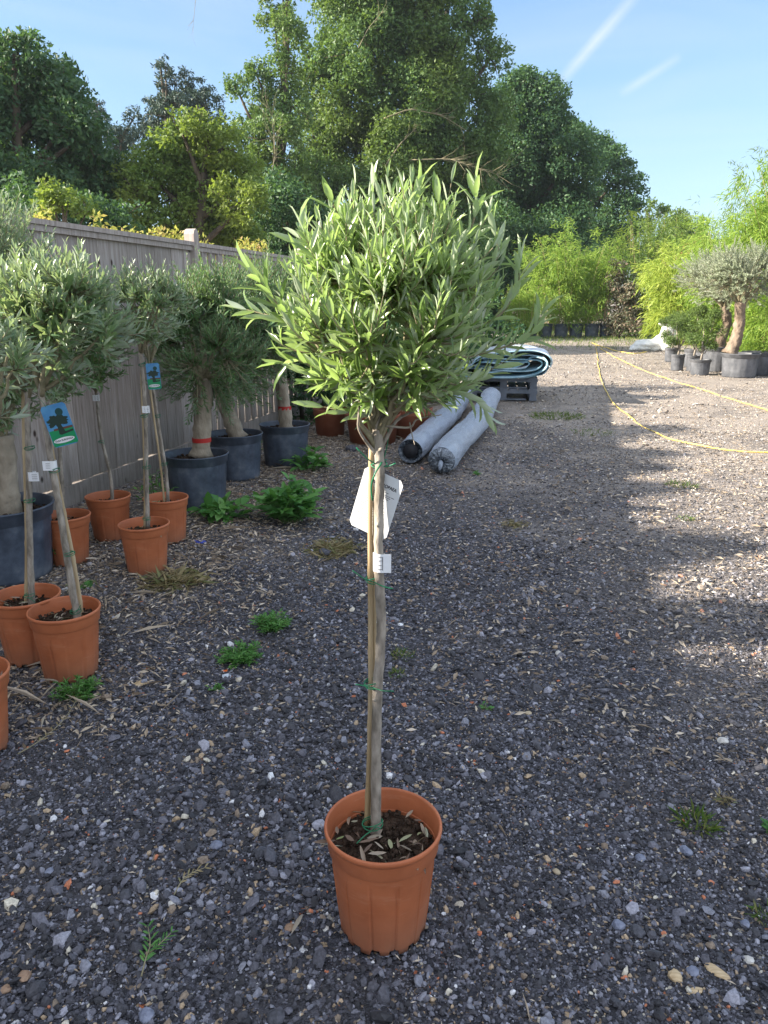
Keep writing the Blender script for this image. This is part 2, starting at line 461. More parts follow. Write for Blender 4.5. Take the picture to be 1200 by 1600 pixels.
# foliage of the trees
def tree_mat(name, a, b, c, trans=.3, tcol=(.25, .36, .04), patch=None):
    return leaf_mat(name, [(0, a), (.6, b), (1, c)], None, trans, .5, .35, tcol, patch)
M_T_DARK = tree_mat('dark_foliage', (.026, .068, .034), (.043, .105, .046), (.085, .165, .062), .28, (.17, .32, .05))
M_T_MID = tree_mat('mid_foliage', (.055, .12, .04), (.095, .18, .052), (.16, .26, .085), .32, (.22, .34, .04), (.35, (.11, .16, .03)))
M_T_LIGHT = tree_mat('light_foliage', (.07, .14, .032), (.125, .21, .05), (.20, .29, .08), .38, (.34, .46, .05), (.5, (.16, .20, .035)))
M_T_CON = tree_mat('conifer_foliage', (.025, .055, .045), (.045, .085, .065), (.085, .13, .09), .12, (.08, .12, .05))
M_T_GOLD = tree_mat('golden_foliage', (.22, .27, .05), (.36, .37, .08), (.42, .25, .14), .4, (.6, .58, .12))
M_BAM = tree_mat('bamboo_foliage', (.10, .20, .035), (.21, .34, .055), (.36, .46, .10), .40, (.52, .68, .11))
M_BAMY = tree_mat('yellow_bamboo_foliage', (.17, .26, .045), (.31, .41, .075), (.48, .54, .14), .40, (.66, .76, .14))
M_COPPER = tree_mat('variegated_foliage', (.07, .10, .05), (.17, .17, .12), (.26, .18, .14), .25, (.4, .35, .2))
M_RUST = tree_mat('rusty_foliage', (.22, .15, .05), (.34, .20, .08), (.40, .30, .12), .3, (.5, .3, .1))
M_TOPI = tree_mat('pine_foliage', (.06, .11, .03), (.10, .16, .04), (.16, .23, .06), .2, (.3, .4, .06))
M_WEED = leaf_mat('weed_leaf', [(0, (.05, .16, .035)), (.6, (.10, .26, .06)), (1, (.18, .36, .10))], None, .3, .5, .35, (.2, .45, .06))
M_GRASS = tree_mat('grass_blade', (.05, .11, .02), (.10, .18, .035), (.30, .28, .11), .3, (.3, .4, .06))
M_DRY = tree_mat('dry_grass', (.22, .18, .09), (.34, .27, .14), (.14, .18, .06), .2, (.4, .35, .15))

# ---------------------------------------------------------------- leaf clouds
def unit(v): return v / (np.linalg.norm(v, axis=-1, keepdims=True) + 1e-9)
LT = np.array([[0, 0, 0], [.22, -.34, .03], [.22, 0, -.01], [.22, .34, .03], [.52, -.5, .03], [.52, 0, -.025], [.52, .5, .03],
               [.80, -.32, .0], [.80, 0, -.045], [.80, .32, .0], [1, 0, -.09]])
LF = np.array([[0, 1, 2], [0, 2, 3], [1, 4, 5], [1, 5, 2], [2, 5, 6], [2, 6, 3], [4, 7, 8], [4, 8, 5], [5, 8, 9], [5, 9, 6], [7, 10, 8], [8, 10, 9]])
DT = np.array([[0, 0, 0], [.45, -.5, .05], [1, 0, -.04], [.45, .5, .05]])
DF = np.array([[0, 1, 2], [0, 2, 3]])
def leaves(mb, P, D, Nn, L, Wd, tmpl='full', curl=None, mi=0):
    T, F = (LT, LF) if tmpl == 'full' else (DT, DF)
    P = np.asarray(P); n = len(P)
    if n == 0: return
    D = unit(D); Nn = unit(Nn - D * np.sum(D * Nn, -1, keepdims=True)); Sd = np.cross(Nn, D)
    L = np.broadcast_to(L, (n,)); Wd = np.broadcast_to(Wd, (n,))
    cu = np.zeros(n) if curl is None else np.broadcast_to(curl, (n,))
    V = (P[:, None] + D[:, None] * (T[:, 0][None] * L[:, None])[..., None] + Sd[:, None] * (T[:, 1][None] * Wd[:, None])[..., None]
         + Nn[:, None] * ((T[:, 2][None] - cu[:, None] * T[:, 0][None] ** 2) * L[:, None])[..., None])
    FF = (F[None] + (np.arange(n) * len(T))[:, None, None]).reshape(-1, 3)
    mb.add(V.reshape(-1, 3), FF, mi)
def rdir(n, r=None):
    r = r or rng
    return unit(r.normal(size=(n, 3)))
def clump_leaves(mb, c, rad, n, L, asp=.45, up=.3, flat=1.0, droop=0.0):
    """n leaves through an ellipsoidal clump, most of them near its surface"""
    d = rdir(n)
    rr = rng.uniform(.35, 1, n) ** .6
    sc = np.array([1, 1, flat])
    P = np.asarray(c) + d * rr[:, None] * rad * sc + rng.normal(size=(n, 3)) * rad * .10
    nn = unit(d * .8 + rdir(n) * .8 + np.array([0, 0, up]))
    D = np.cross(nn, rdir(n)) + d * .3 + np.array([0, 0, -droop])
    Ls = L * rng.uniform(.6, 1.35, n)
    leaves(mb, P, D, nn, Ls, Ls * asp, 'low')

def tree(name, label, cat, blobs, Y, mat, leaf=.12, dens=1.0, base=None, depth=.6, trunk_r=.3, group=None, asp=.55, sub=1.0, flat=.8, droop=0.0, bark=None, seed=1, limbs=True, spiky=False):
    """a tree from the big masses of its crown; each mass carries its own limb and many small leaf clumps"""
    global rng
    rng = np.random.default_rng(seed)
    s = Y / 1200
    C = []
    for (px, py, rp) in blobs:
        c = A(px, py, Y); r = rp * s * 1.02
        c[1] += rng.uniform(-depth, depth) * r * 2
        C.append((c, r))
    cx = np.mean([c[0][0] for c in C]); zb = min(c[0][2] for c in C)
    if base is None: base = np.array([cx, Y, 0.0])
    root = thing(name, label, cat, base, group)
    cr = MB(); br = MB()
    base = np.array(base, float)
    top = max(C, key=lambda q: q[0][2])[0]
    nt_ = 9
    tp = np.array([base * (1 - t) + np.array([top[0], top[1], top[2]]) * t + np.array([math.sin(3 * t + seed) * .25, math.cos(4 * t + seed) * .2, 0]) * (t > 0) for t in np.linspace(0, 1, nt_)])
    br.tube(tp - base, np.linspace(trunk_r, trunk_r * .15, nt_), 10, lump=.08)
    for (c, r) in C:
        if limbs:
            k = max(1, min(nt_ - 2, int((c[2] - base[2]) / (top[2] - base[2] + .01) * nt_ * .75)))
            a = tp[k]; mid = (a + c) / 2 + np.array([0, 0, -.12 * np.linalg.norm(c - a)]) + rng.normal(size=3) * .1 * r
            pts = np.array([a * (1 - t) ** 2 + mid * 2 * t * (1 - t) + c * t * t for t in np.linspace(0, 1, 6)])
            br.tube(pts - base, np.linspace(trunk_r * .35, trunk_r * .10, 6), 6)
        # small clumps over the mass
        nc = int(sub * (10 + 26 * r))
        d = rdir(nc); d[:, 1] -= .25; d[:, 2] += .15; d = unit(d)
        q = rng.uniform(.45, 1.05, nc)
        cc = c + d * (q * r)[:, None] * np.array([1, 1, .95])
        cr_ = r * rng.uniform(.20, .42, nc) if not spiky else r * rng.uniform(.12, .30, nc)
        for j in range(nc):
            n = int(dens * 9.0 * cr_[j] ** 2 / (leaf * leaf * asp) * .9) + 6
            clump_leaves(cr, cc[j] - base, cr_[j], n, leaf, asp, .35, flat, droop)
            if limbs and j % 4 == 0:
                br.tube(np.array([c, (c + cc[j]) / 2 + rng.normal(size=3) * .05, cc[j] + (cc[j] - c) * .25]) - base, [trunk_r * .09, trunk_r * .06, .008], 4)
    br.obj('trunk', bark or M_TREEBARK, root)
    cr.obj('crown', mat, root, smooth=False)
    return root

# ================================================================ SETTING
rng = np.random.default_rng(11)
xs = np.concatenate([-np.geomspace(600, 3.4, 26), np.arange(-3.2, 3.21, .06), np.geomspace(3.4, 600, 26)])
ys = np.concatenate([-np.geomspace(300, .6, 14), np.arange(-.4, 8.01, .06), np.geomspace(8.3, 1500, 34)])
gx, gy = np.meshgrid(xs, ys)
gz = ground_h(gx, gy) * np.clip(1.2 - np.hypot(gx, gy) / 60, 0, 1)
nx = len(xs)
i = np.arange(len(ys) - 1)[:, None] * nx; j = np.arange(nx - 1)[None]
F = np.stack([i + j, i + j + 1, i + nx + j + 1, i + nx + j], -1).reshape(-1, 4)
g_ = MB().add(np.stack([gx, gy, gz], -1), F).obj('ground', M_GROUND)
g_['kind'] = 'structure'

# loose stones of the gravel yard
def ico():
    t = (1 + 5 ** .5) / 2
    V = np.array([[-1, t, 0], [1, t, 0], [-1, -t, 0], [1, -t, 0], [0, -1, t], [0, 1, t], [0, -1, -t], [0, 1, -t], [t, 0, -1], [t, 0, 1], [-t, 0, -1], [-t, 0, 1]]) / math.hypot(1, t)
    F = np.array([[0, 11, 5], [0, 5, 1], [0, 1, 7], [0, 7, 10], [0, 10, 11], [1, 5, 9], [5, 11, 4], [11, 10, 2], [10, 7, 6], [7, 1, 8], [3, 9, 4], [3, 4, 2], [3, 2, 6], [3, 6, 8], [3, 8, 9], [4, 9, 5], [2, 4, 11], [6, 2, 10], [8, 6, 7], [9, 8, 1]])
    return V, F
IV, IF = ico()
OV = np.array([[1, 0, 0], [-1, 0, 0], [0, 1, 0], [0, -1, 0], [0, 0, 1], [0, 0, -1.]])
OF = np.array([[0, 2, 4], [2, 1, 4], [1, 3, 4], [3, 0, 4], [2, 0, 5], [1, 2, 5], [3, 1, 5], [0, 3, 5]])
def rotmats(n):
    q = unit(rng.normal(size=(n, 4))); a, b, c, d = q.T
    return np.stack([1 - 2 * (c * c + d * d), 2 * (b * c - a * d), 2 * (b * d + a * c), 2 * (b * c + a * d), 1 - 2 * (b * b + d * d), 2 * (c * d - a * b),
                     2 * (b * d - a * c), 2 * (c * d + a * b), 1 - 2 * (b * b + c * c)], -1).reshape(n, 3, 3)
def stones(mb, x, y, r, hi=True, sink=.25):
    T, F = (IV, IF) if hi else (OV, OF)
    n = len(x)
    sc = r[:, None, None] * np.stack([rng.uniform(.8, 1.25, n), rng.uniform(.6, 1, n), rng.uniform(.45, .8, n)], -1)[:, None, :]
    V = T[None] * (1 + rng.uniform(-.28, .28, (n, len(T)))[..., None]) * sc
    a = rng.uniform(0, 2 * PI, n); ca, sa = np.cos(a), np.sin(a)
    tl = rng.normal(0, .35, (n, 2))
    V = np.stack([V[..., 0], V[..., 1], V[..., 2] + V[..., 0] * tl[:, :1] + V[..., 1] * tl[:, 1:]], -1)
    V = np.stack([V[..., 0] * ca[:, None] - V[..., 1] * sa[:, None], V[..., 0] * sa[:, None] + V[..., 1] * ca[:, None], V[..., 2]], -1)
    z = ground_h(x, y) + r * (.6 - sink)
    V += np.stack([x, y, z], -1)[:, None]
    mb.add(V.reshape(-1, 3), (F[None] + (np.arange(n) * len(T))[:, None, None]).reshape(-1, 3))
def patch(x, y):   # 0..1: where the coarse stones gather
    return .5 + .5 * np.sin(2.3 * x + 1.2 * np.sin(1.9 * y)) * np.cos(1.7 * y - .8 * x + np.sin(3.1 * x))
def scatter(n, y0, y1, w=.60, m=.25):
    y = y0 + (y1 - y0) * rng.random(int(n * 1.0)) ** .9
    x = rng.uniform(-1, 1, len(y)) * (w * y + m)
    return x, y
mb = MB()
for (n, y0, y1, med, sg, hi, mx_) in ((80000, 1.0, 2.5, .0034, .42, True, .011), (74000, 2.4, 4.6, .0044, .42, False, .013), (17000, 1.0, 4.6, .0088, .32, True, .018),
                                     (46000, 4.5, 9.5, .0075, .40, False, .022), (30000, 9, 30, .014, .35, False, .035), (650, 1.05, 5.0, .017, .22, True, .026)):
    x, y = scatter(n, y0, y1)
    r = np.clip(med * np.exp(rng.normal(0, sg, len(x))), med * .4, mx_)
    if med > .008 and y1 < 6: k = rng.random(len(x)) < .15 + .85 * patch(x, y) ** 1.2; x, y, r = x[k], y[k], r[k]
    if med < .008 and y1 < 5: k = rng.random(len(x)) < .45 + .75 * patch(x * 1.7 + 2, y * 1.6 - 1); x, y, r = x[k], y[k], r[k]
    k = (x + 2.40 - .2524 * (y - 5.13)) > .05
    x, y, r = x[k], y[k], r[k]
    stones(mb, x, y, r, hi)
o = mb.obj('gravel_stones', M_STONE, smooth=False)
tag(o, 'loose dark grey gravel with pale chips covering the yard', 'gravel', kind='stuff')

# dry leaf and straw litter
def litter(n, fx, L, asp=.2):
    P = fx(n); n = len(P)
    a = rng.uniform(0, 2 * PI, n)
    D = np.stack([np.cos(a), np.sin(a), rng.normal(0, .22, n)], -1)
    nn = np.stack([rng.normal(0, .5, n), rng.normal(0, .5, n), np.ones(n)], -1)
    return P, D, nn, L * np.exp(rng.normal(0, .4, n)), asp
mb = MB()
def along_fence(n):
    y = rng.uniform(2.3, 10.5, n); d = np.abs(rng.normal(.9, .65, n)) + .1
    x = -2.40 + .2524 * (y - 5.13) + d
    k = rng.random(n) < .25 + .75 * (.5 + .5 * np.sin(3 * x + 2 * y) * np.cos(2.2 * y - x))
    x, y = x[k], y[k]
    return np.stack([x, y, ground_h(x, y) + .013], -1)
def everywhere(n):
    x, y = scatter(n, 1.1, 9); return np.stack([x, y, ground_h(x, y) + .009], -1)
def lit_side(n):
    y = 2.2 + 26 * rng.random(n) ** 1.3; x = rng.uniform(-.05 * y, .62 * y + .3, n); k = rng.random(n) < np.clip((x * 1.7 + y - 2.5) / 9, .02, 1); x, y = x[k], y[k]; n = len(x)
    return np.stack([x, y, ground_h(x, y) + .012], -1)
for (n, f, L, asp) in ((60000, along_fence, .023, .28), (4200, along_fence, .085, .05), (4500, everywhere, .013, .2), (220, everywhere, .05, .06), (60000, lit_side, .026, .3)):
    P, D, nn, LL, asp = litter(n, f, L, asp)
    leaves(mb, P, D, nn, LL, LL * asp, 'low')
o = mb.obj('dry_litter', M_STRAW, smooth=False)
tag(o, 'dry straw and fallen leaf litter strewn over the gravel', 'litter', kind='stuff')

# ---- fence
FD = np.array([.2447, .9696, 0]); FN = np.array([.9696, -.2447, 0]); F0 = np.array([-2.40, 5.13, 0])
f_rot = math.atan2(FD[1], FD[0])
fence = thing('timber_fence', 'weathered grey closeboard timber fence with capping rail along the left side', 'fence', F0)
def fp(s, d=0, z=0): return FD * s + FN * d + np.array([0, 0, z])
posts = [-9.11, -6.21, -3.31, -.41, 2.49, 5.39, 8.29]
pm = MB
for k, s in enumerate(posts):
    w = .10; h = 2.09
    V = []; Fq = []
    prof = [(-w / 2, 0), (-w / 2, h - .05), (-w / 3.2, h - .015), (0, h), (w / 3.2, h - .015), (w / 2, h - .05), (w / 2, 0)]
    b = MB(); n = len(prof)
    for t in (-.05, .05):
        for (a_, z_) in prof: V.append(fp(s + a_, t + .005, z_))
    quads = [[q, q + 1, n + q + 1, n + q] for q in range(n - 1)]
    b.add(V, quads)
    b.f.setdefault(n, []).append(np.array([list(range(n))[::-1], list(range(n, 2 * n))])); b.mi.setdefault(n, []).append(np.zeros(2, int))
    b.obj('post', M_FENCE, fence, smooth=False)
for k in range(len(posts) - 1):
    s0, s1 = posts[k] + .05, posts[k + 1] - .05
    far_style = posts[k] > 2
    b = MB(); s = s0; q = 0
    while s < s1 - .02:
        bw = min(rng.uniform(.095, .15) if not far_style else .085, s1 - s)
        off = (.005 if q % 2 else .0) + rng.uniform(-.001, .001) if not far_style else (.014 if q % 2 else 0.0)
        c = fp(s + bw / 2, off, (.150 + 1.93) / 2 + (rng.uniform(-.002, .002) if rng.random() < .8 else .008))
        b.box(c, (bw + .010 if not far_style else bw + .004, .012 if not far_style else .024, 1.78), f_rot + (rng.uniform(-.006, .006) if not far_style else .20))
        s += bw; q += 1
    b.obj('board_panel', M_FENCE, fence, smooth=False)
    b = MB()
    for z in (.45, 1.05, 1.7): b.box(fp((s0 + s1) / 2, -.045, z), (s1 - s0, .04, .075), f_rot)
    b.obj('rail', M_FENCE, fence, smooth=False)
    b = MB(); b.box(fp((s0 + s1) / 2, .008, 1.955), (s1 - s0, .085, .035), f_rot); b.box(fp((s0 + s1) / 2, .030, 1.915), (s1 - s0, .014, .04), f_rot)
    b.obj('capping', M_FENCE, fence, smooth=False)
    b = MB(); b.box(fp((s0 + s1) / 2, .012, .072), (s1 - s0, .04, .15), f_rot)
    b.obj('gravel_board', M_FENCE, fence, smooth=False)

def hedge(name, label, cat, pts, mat, leaf, dens=1.0, group=None, asp=.45, flat=.9, stems=True, kind=None, seed=2, droop=0, base=None):
    global rng
    rng = np.random.default_rng(seed)
    b0 = np.array(base) if base is not None else np.array([np.mean([p[0] for p in pts]), np.mean([p[1] for p in pts]), 0.0])
    root = thing(name, label, cat, b0, group)
    mb = MB(); st = MB()
    for (x, y, z, r) in pts:
        c = np.array([x, y, z]) - b0
        nc = int(9 + 12 * r); d = rdir(nc)
        for jn in range(nc):
            rr = r * rng.uniform(.25, .45)
            clump_leaves(mb, c + d[jn] * r * rng.uniform(.4, 1), rr, int(dens * 8 * rr * rr / (leaf * leaf * asp)) + 5, leaf, asp, .3, flat, droop)
        if stems: st.tube(np.array([[c[0] * .6, c[1] * .6, 0], [c[0] * .9, c[1] * .9, z * .5], c]), [.03, .02, .006], 5)
    if stems: st.obj('stem', M_TREEBARK, root)
    mb.obj('foliage', mat, root, smooth=False)
    return root

# hedge behind the nearer fence, outside the frame on the left; it casts the shade over the yard
for k, y in enumerate(np.arange(-3.0, 4.2, 1.2)):
    x = -2.40 + .2524 * (y - 5.13) - .7
    hedge('laurel_shrub', 'dark leafy shrub standing behind the near end of the timber fence', 'shrub',
          [(x, y + dy, z, .5) for dy in (-.4, 0, .4) for z in (.5, 1.1, 1.7, (2.34 if y < 1.3 else (2.06 if y < 2.5 else 1.84)) + .05 * math.sin(k * 2.1))], M_T_MID, .10, 1.6, 'shrubs behind the near fence', seed=30 + k)
# golden shrubs peeping over the fence
GL = ['golden leaved shrub over the fence, nearest to the camera', 'golden and pink tipped shrub over the fence, second from the camera', 'golden shrub over the fence just left of the rounded post',
      'golden shrub over the fence right behind the rounded post', 'golden shrub over the far end of the fence beside the big olive crown']
for k, s in enumerate((.7, 1.5, 2.3, 3.4, 4.9)):
    p = F0 + fp(s, -.55)
    hz = [1.99, 1.96, 1.98, 2.05, 2.04][k]
    pts = [(p[0] + FD[0] * e, p[1] + FD[1] * e, z, .2) for e in (-.45, -.15, .15, .45) for z in (hz - .1 + rng.uniform(-.08, .08), hz - .4)]
    hedge('golden_shrub', GL[k], 'shrub', pts + [(p[0], p[1], 1.2, .35)], M_T_GOLD, .05, .5, 'golden shrubs behind the fence', seed=60 + k)

# ---- trees behind, each from its own crown masses
tree('broadleaf_tree', 'dark green broad tree at the far left edge, behind the fence', 'tree',
     [(0, 110, 60), (35, 90, 38), (60, 145, 55), (100, 175, 48), (135, 215, 45), (30, 220, 85), (120, 270, 65), (-50, 190, 90), (172, 275, 36), (60, 320, 70), (-30, 300, 80), (150, 320, 45)],
     22, M_T_DARK, .13, 1.0, base=(-10.5, 22, 0), seed=101, group='trees behind the yard')
tree('conifer_tree', 'dark spiky conifer rising behind the pale green tree', 'tree',
     [(262, 108, 14), (272, 130, 24), (300, 140, 22), (325, 165, 26), (250, 165, 28), (285, 185, 40), (232, 200, 30), (320, 205, 30), (280, 250, 60), (212, 225, 22)],
     38, M_T_CON, .16, 1.1, seed=102, group='trees behind the yard', flat=.55, droop=.4, spiky=True, asp=.35)
tree('conifer_tree', 'small pointed dark conifer between the far left tree and the taller conifer', 'tree',
     [(154, 165, 10), (158, 185, 16), (165, 212, 22), (178, 240, 28), (205, 180, 14), (200, 215, 22), (170, 275, 36)], 36, M_T_CON, .15, 1.0, seed=103, group='trees behind the yard', flat=.55, droop=.4, spiky=True, asp=.35)
tree('broadleaf_tree', 'pale yellow green bushy tree right behind the wooden fence', 'tree',
     [(255, 225, 30), (225, 255, 34), (292, 215, 34), (330, 205, 24), (350, 235, 38), (305, 255, 48), (375, 270, 30), (215, 300, 36), (265, 305, 55), (330, 310, 60), (385, 325, 40), (235, 355, 45), (300, 365, 50), (360, 370, 45)],
     22, M_T_LIGHT, .11, 1.0, seed=104, group='trees behind the yard')
tree('ivy_clad_tree', 'slim tall ivy clad tree reaching the top of the photo', 'tree',
     [(440, -25, 34), (425, 30, 26), (455, 60, 28), (400, 115, 20), (440, 110, 28), (372, 140, 20), (412, 160, 30), (455, 165, 30), (390, 205, 30), (435, 220, 36), (400, 265, 36), (450, 290, 40), (420, 330, 45), (395, 380, 40), (460, 360, 40)],
     36, M_T_MID, .15, .8, seed=105, group='trees behind the yard', trunk_r=.35)
tree('broadleaf_tree', 'huge broad tree towering behind the crown of the front olive', 'tree',
     [(520, -30, 45), (560, 10, 50), (600, -20, 55), (660, 0, 48), (700, -35, 40), (735, 45, 30), (765, 95, 26), (700, 95, 42), (640, 70, 55), (575, 95, 48), (520, 70, 32), (495, 120, 34), (480, 175, 34), (540, 165, 48),
      (605, 165, 52), (668, 165, 50), (735, 150, 42), (770, 185, 34), (500, 240, 42), (560, 240, 50), (625, 250, 55), (695, 240, 50), (745, 250, 44), (490, 300, 42), (550, 320, 55), (620, 330, 60), (700, 320, 55), (520, 390, 50), (600, 410, 60), (700, 400, 60)],
     42, M_T_MID, .18, .85, seed=106, group='trees behind the yard', trunk_r=.6)
tree('broadleaf_tree', 'dense dark tree right of the huge one, above the bamboo pots', 'tree',
     [(822, 135, 28), (795, 160, 40), (845, 165, 36), (875, 205, 34), (815, 220, 55), (880, 255, 40), (785, 270, 55), (845, 290, 60), (893, 315, 30), (800, 340, 65), (870, 355, 45), (770, 395, 60), (840, 400, 55), (900, 385, 25)],
     50, M_T_DARK, .20, 1.0, seed=107, group='trees behind the yard', trunk_r=.5)
tree('oak_tree', 'dark ragged oak with feathery edge at the right end of the big trees', 'tree',
     [(912, 212, 17), (935, 225, 20), (955, 250, 20), (975, 262, 14), (930, 270, 34), (968, 300, 26), (985, 325, 18), (925, 320, 36), (960, 350, 36), (988, 365, 18), (930, 385, 40), (975, 400, 30)],
     58, M_T_DARK, .22, .8, seed=108, group='trees behind the yard', trunk_r=.4)
tree('broadleaf_tree', 'small airy light tree behind the bamboos, right of the dark oak', 'tree',
     [(1015, 322, 11), (1038, 330, 14), (1062, 345, 16), (1085, 362, 16), (1010, 350, 12), (1045, 362, 24), (1025, 385, 22), (1075, 390, 26), (1100, 385, 14), (1040, 410, 25)],
     65, M_T_MID, .22, .6, seed=109, group='trees behind the yard', trunk_r=.25)
tree('broadleaf_tree', 'dark undergrowth tree low behind the fence, left of the pale tree', 'tree',
     [(20, 340, 60), (90, 350, 45), (150, 350, 45), (190, 350, 40), (60, 400, 60), (150, 400, 60)], 17, M_T_DARK, .10, .9, seed=110, group='trees behind the yard', depth=.3, trunk_r=.15)
tree('hawthorn_tree', 'bright green low bush right above the fence at the left', 'tree',
     [(85, 305, 22), (110, 320, 24), (70, 325, 22), (135, 330, 20)], 14.5, M_T_LIGHT, .09, .9, seed=111, group='trees behind the yard', depth=.3, trunk_r=.1)
tree('broadleaf_tree', 'dark undergrowth tree at the foot of the slim ivy clad tree', 'tree',
     [(440, 330, 50), (420, 390, 55), (490, 380, 55), (350, 400, 50), (470, 440, 60), (540, 450, 60)], 30, M_T_DARK, .14, .9, seed=112, group='trees behind the yard', depth=.3, trunk_r=.2)
tree('broadleaf_tree', 'dark undergrowth tree low behind the front olive and the tarpaulin', 'tree',
     [(560, 470, 60), (640, 450, 60), (720, 450, 55), (790, 450, 50), (600, 510, 45), (680, 510, 45), (760, 510, 40), (830, 440, 40)], 40, M_T_DARK, .17, 1.0, seed=113, group='trees behind the yard', depth=.3, trunk_r=.25)

# dead branches sticking out of the big tree
def bare(name, label, px, Y, rt, r0, n, seed, spread=1.0):
    global rng
    r0 *= .62
    rng = np.random.default_rng(seed)
    P = [A(a, b, Y) for a, b in px]
    mb = MB(); P = np.array(P); o0 = P[0].copy()
    t = np.linspace(0, len(P) - 1, 12)
    path = np.stack([np.interp(t, np.arange(len(P)), P[:, q]) for q in range(3)], -1)
    mb.tube(path - o0, np.linspace(r0, r0 * .3, 12), 6)
    for q in range(n):
        k = rng.integers(3, 12); d = unit(path[min(k, 11)] - path[k - 1] + rng.normal(size=3) * .4 * np.linalg.norm(path[1] - path[0])); L = rt * rng.uniform(.4, 1)
        d2 = unit(d + rng.normal(size=3) * .7)
        a = path[k] - o0
        mb.tube([a, a + d * L * .5 + rng.normal(size=3) * .05 * L, a + d * L * .7 + d2 * L * .4], [r0 * .35, r0 * .22, r0 * .1], 4)
    o = mb.obj(name, M_TWIG, loc=o0)
    tag(o, label, 'branch', 'bare branches in the tree tops')
bare('dead_branch', 'long bare pale branch curving out of the big tree, upper right', [(600, 185), (640, 170), (690, 180), (730, 205)], 38, 1.0, .06, 12, 5)
bare('dead_branch', 'tangle of bare twigs hanging from the big tree just above the olive', [(640, 250), (700, 248), (745, 262), (775, 272)], 38, 1.8, .05, 34, 6)
bare('dead_branch', 'short bare forked limb standing up in the middle of the big tree', [(600, 262), (625, 225), (650, 200)], 38, .8, .06, 8, 7)
bare('dead_branch', 'pale bare twig near the top of the big tree', [(560, 75), (575, 45), (600, 15)], 38, .8, .04, 8, 8)
bare('dead_branch', 'thin bare twigs showing at the slim ivy clad tree', [(420, 300), (430, 240), (425, 180)], 33, 1.4, .035, 26, 9)
bare('hanging_twig', 'thin bare twig dangling into the sky at the top left', [(300, -40), (306, -5), (302, 40)], 9, .22, .006, 6, 10)

# ---- bamboos
def bamboo(name, label, c, w, h, nc, nl, L, mat, lean=.35, seed=1, group='bamboos at the end of the yard', low=.25, d=None, asp=.14, cat='bamboo', pots=0, potrow=None):
    global rng
    rng = np.random.default_rng(seed)
    root = thing(name, label, cat, (c[0], c[1], 0), group)
    d = d or w * .6
    cu = MB(); lf = MB(); PP = []; DD = []
    for k in range(nc):
        bx, by = rng.uniform(-.36, .36) * w, rng.uniform(-.36, .36) * d
        hh = h * rng.uniform(.68, 1.0)
        o_ = np.array([bx * .6, by * .6, 0]) + rng.normal(size=3) * .12 * w; o_[2] = 0
        t = np.linspace(0, 1, 9)[:, None]
        path = np.array([[bx, by, .25]]) + o_ * lean * 2 * t ** 2.2 + np.array([0, 0, hh - .25]) * (t - .10 * lean * t ** 4)
        cu.tube(path, np.linspace(.012, .003, 9), 5, cap=False)
        for q in range(9):
            if t[q, 0] > low: PP.append((path[q], t[q, 0]))
    n = nl // max(1, len(PP))
    for (p, t) in PP:
        m_ = int(n * rng.uniform(.4, 1.6)); 
        if m_ < 1: continue
        ns = 3
        for s_ in range(ns):   # leaf sprays
            cc = p + rdir(1)[0] * w * .11 * rng.uniform(.3, 1.6) + np.array([0, 0, rng.uniform(-.05, .05) * h])
            ax = unit(rng.normal(size=3) * np.array([1, 1, .3]) + (cc - p) * 2 / w * 3 + np.array([0, 0, -.15]))
            k = m_ // ns + 1
            tt = rng.uniform(0, 1, k)
            P = cc + ax * (tt * w * .16)[:, None] + rng.normal(size=(k, 3)) * .03 * w - np.array([0, 0, 1]) * (tt ** 2 * w * .06)[:, None]
            D = ax + rdir(k) * .8 + np.array([0, 0, -.55])
            nn = rdir(k) * .7 + np.array([0, 0, 1])
            Ls = L * rng.uniform(.6, 1.3, k)
            leaves(lf, P, D, nn, Ls, Ls * asp, 'low')
    cu.obj('culm', M_CANE, root); lf.obj('foliage', mat, root, smooth=False)
    for (x, y, r, hp) in (potrow or []):
        black_pot(root, (x - c[0], y - c[1], 0), r, hp, M_BLACK, 'pot', False)
    return root

# ---- pots
def terra_pot(parent, loc, sc=1.0, seg=144, rot=0.0, soil=True, mat=None):
    prof = [(.094, 0), (.100, 0), (.1012, .016), (.1065, .06), (.112, .12), (.1175, .175), (.1222, .2235), (.1226, .2255), (.1230, .2262), (.1282, .2268), (.1292, .2285), (.1325, .262), (.1335, .2660), (.1365, .2685), (.1375, .274), (.1368, .279), (.1345, .2815), (.1315, .281), (.1295, .277), (.1255, .232), (.118, .19), (.096, .018), (.002, .016)]
    def mod(i, a, rr, zz):
        b = (a + rot) % (PI / 3)
        if 1 <= i <= 5:
            mask = ((b > .10) & (b < .62)).astype(float)
            rr = rr + .0022 * mask
            rr = rr - .0028 * ((np.abs(b - .10) < .025) | (np.abs(b - .62) < .025))
        if i <= 1:
            q = (a + rot * .5) % (2 * PI / 14)
            zz = zz + .012 * ((q > .10) & (q < .32))
        return rr, zz
    b = MB(); b.lathe([(r * sc, z * sc) for r, z in prof], seg, (0, 0, 0), mod)
    p = b.obj('pot', mat or M_TERRA, parent, loc=loc)
    if seg > 60:
        for pl in p.data.polygons: pass
    if soil: soil_disc(parent, loc, .1205 * sc, .226 * sc)
    return p
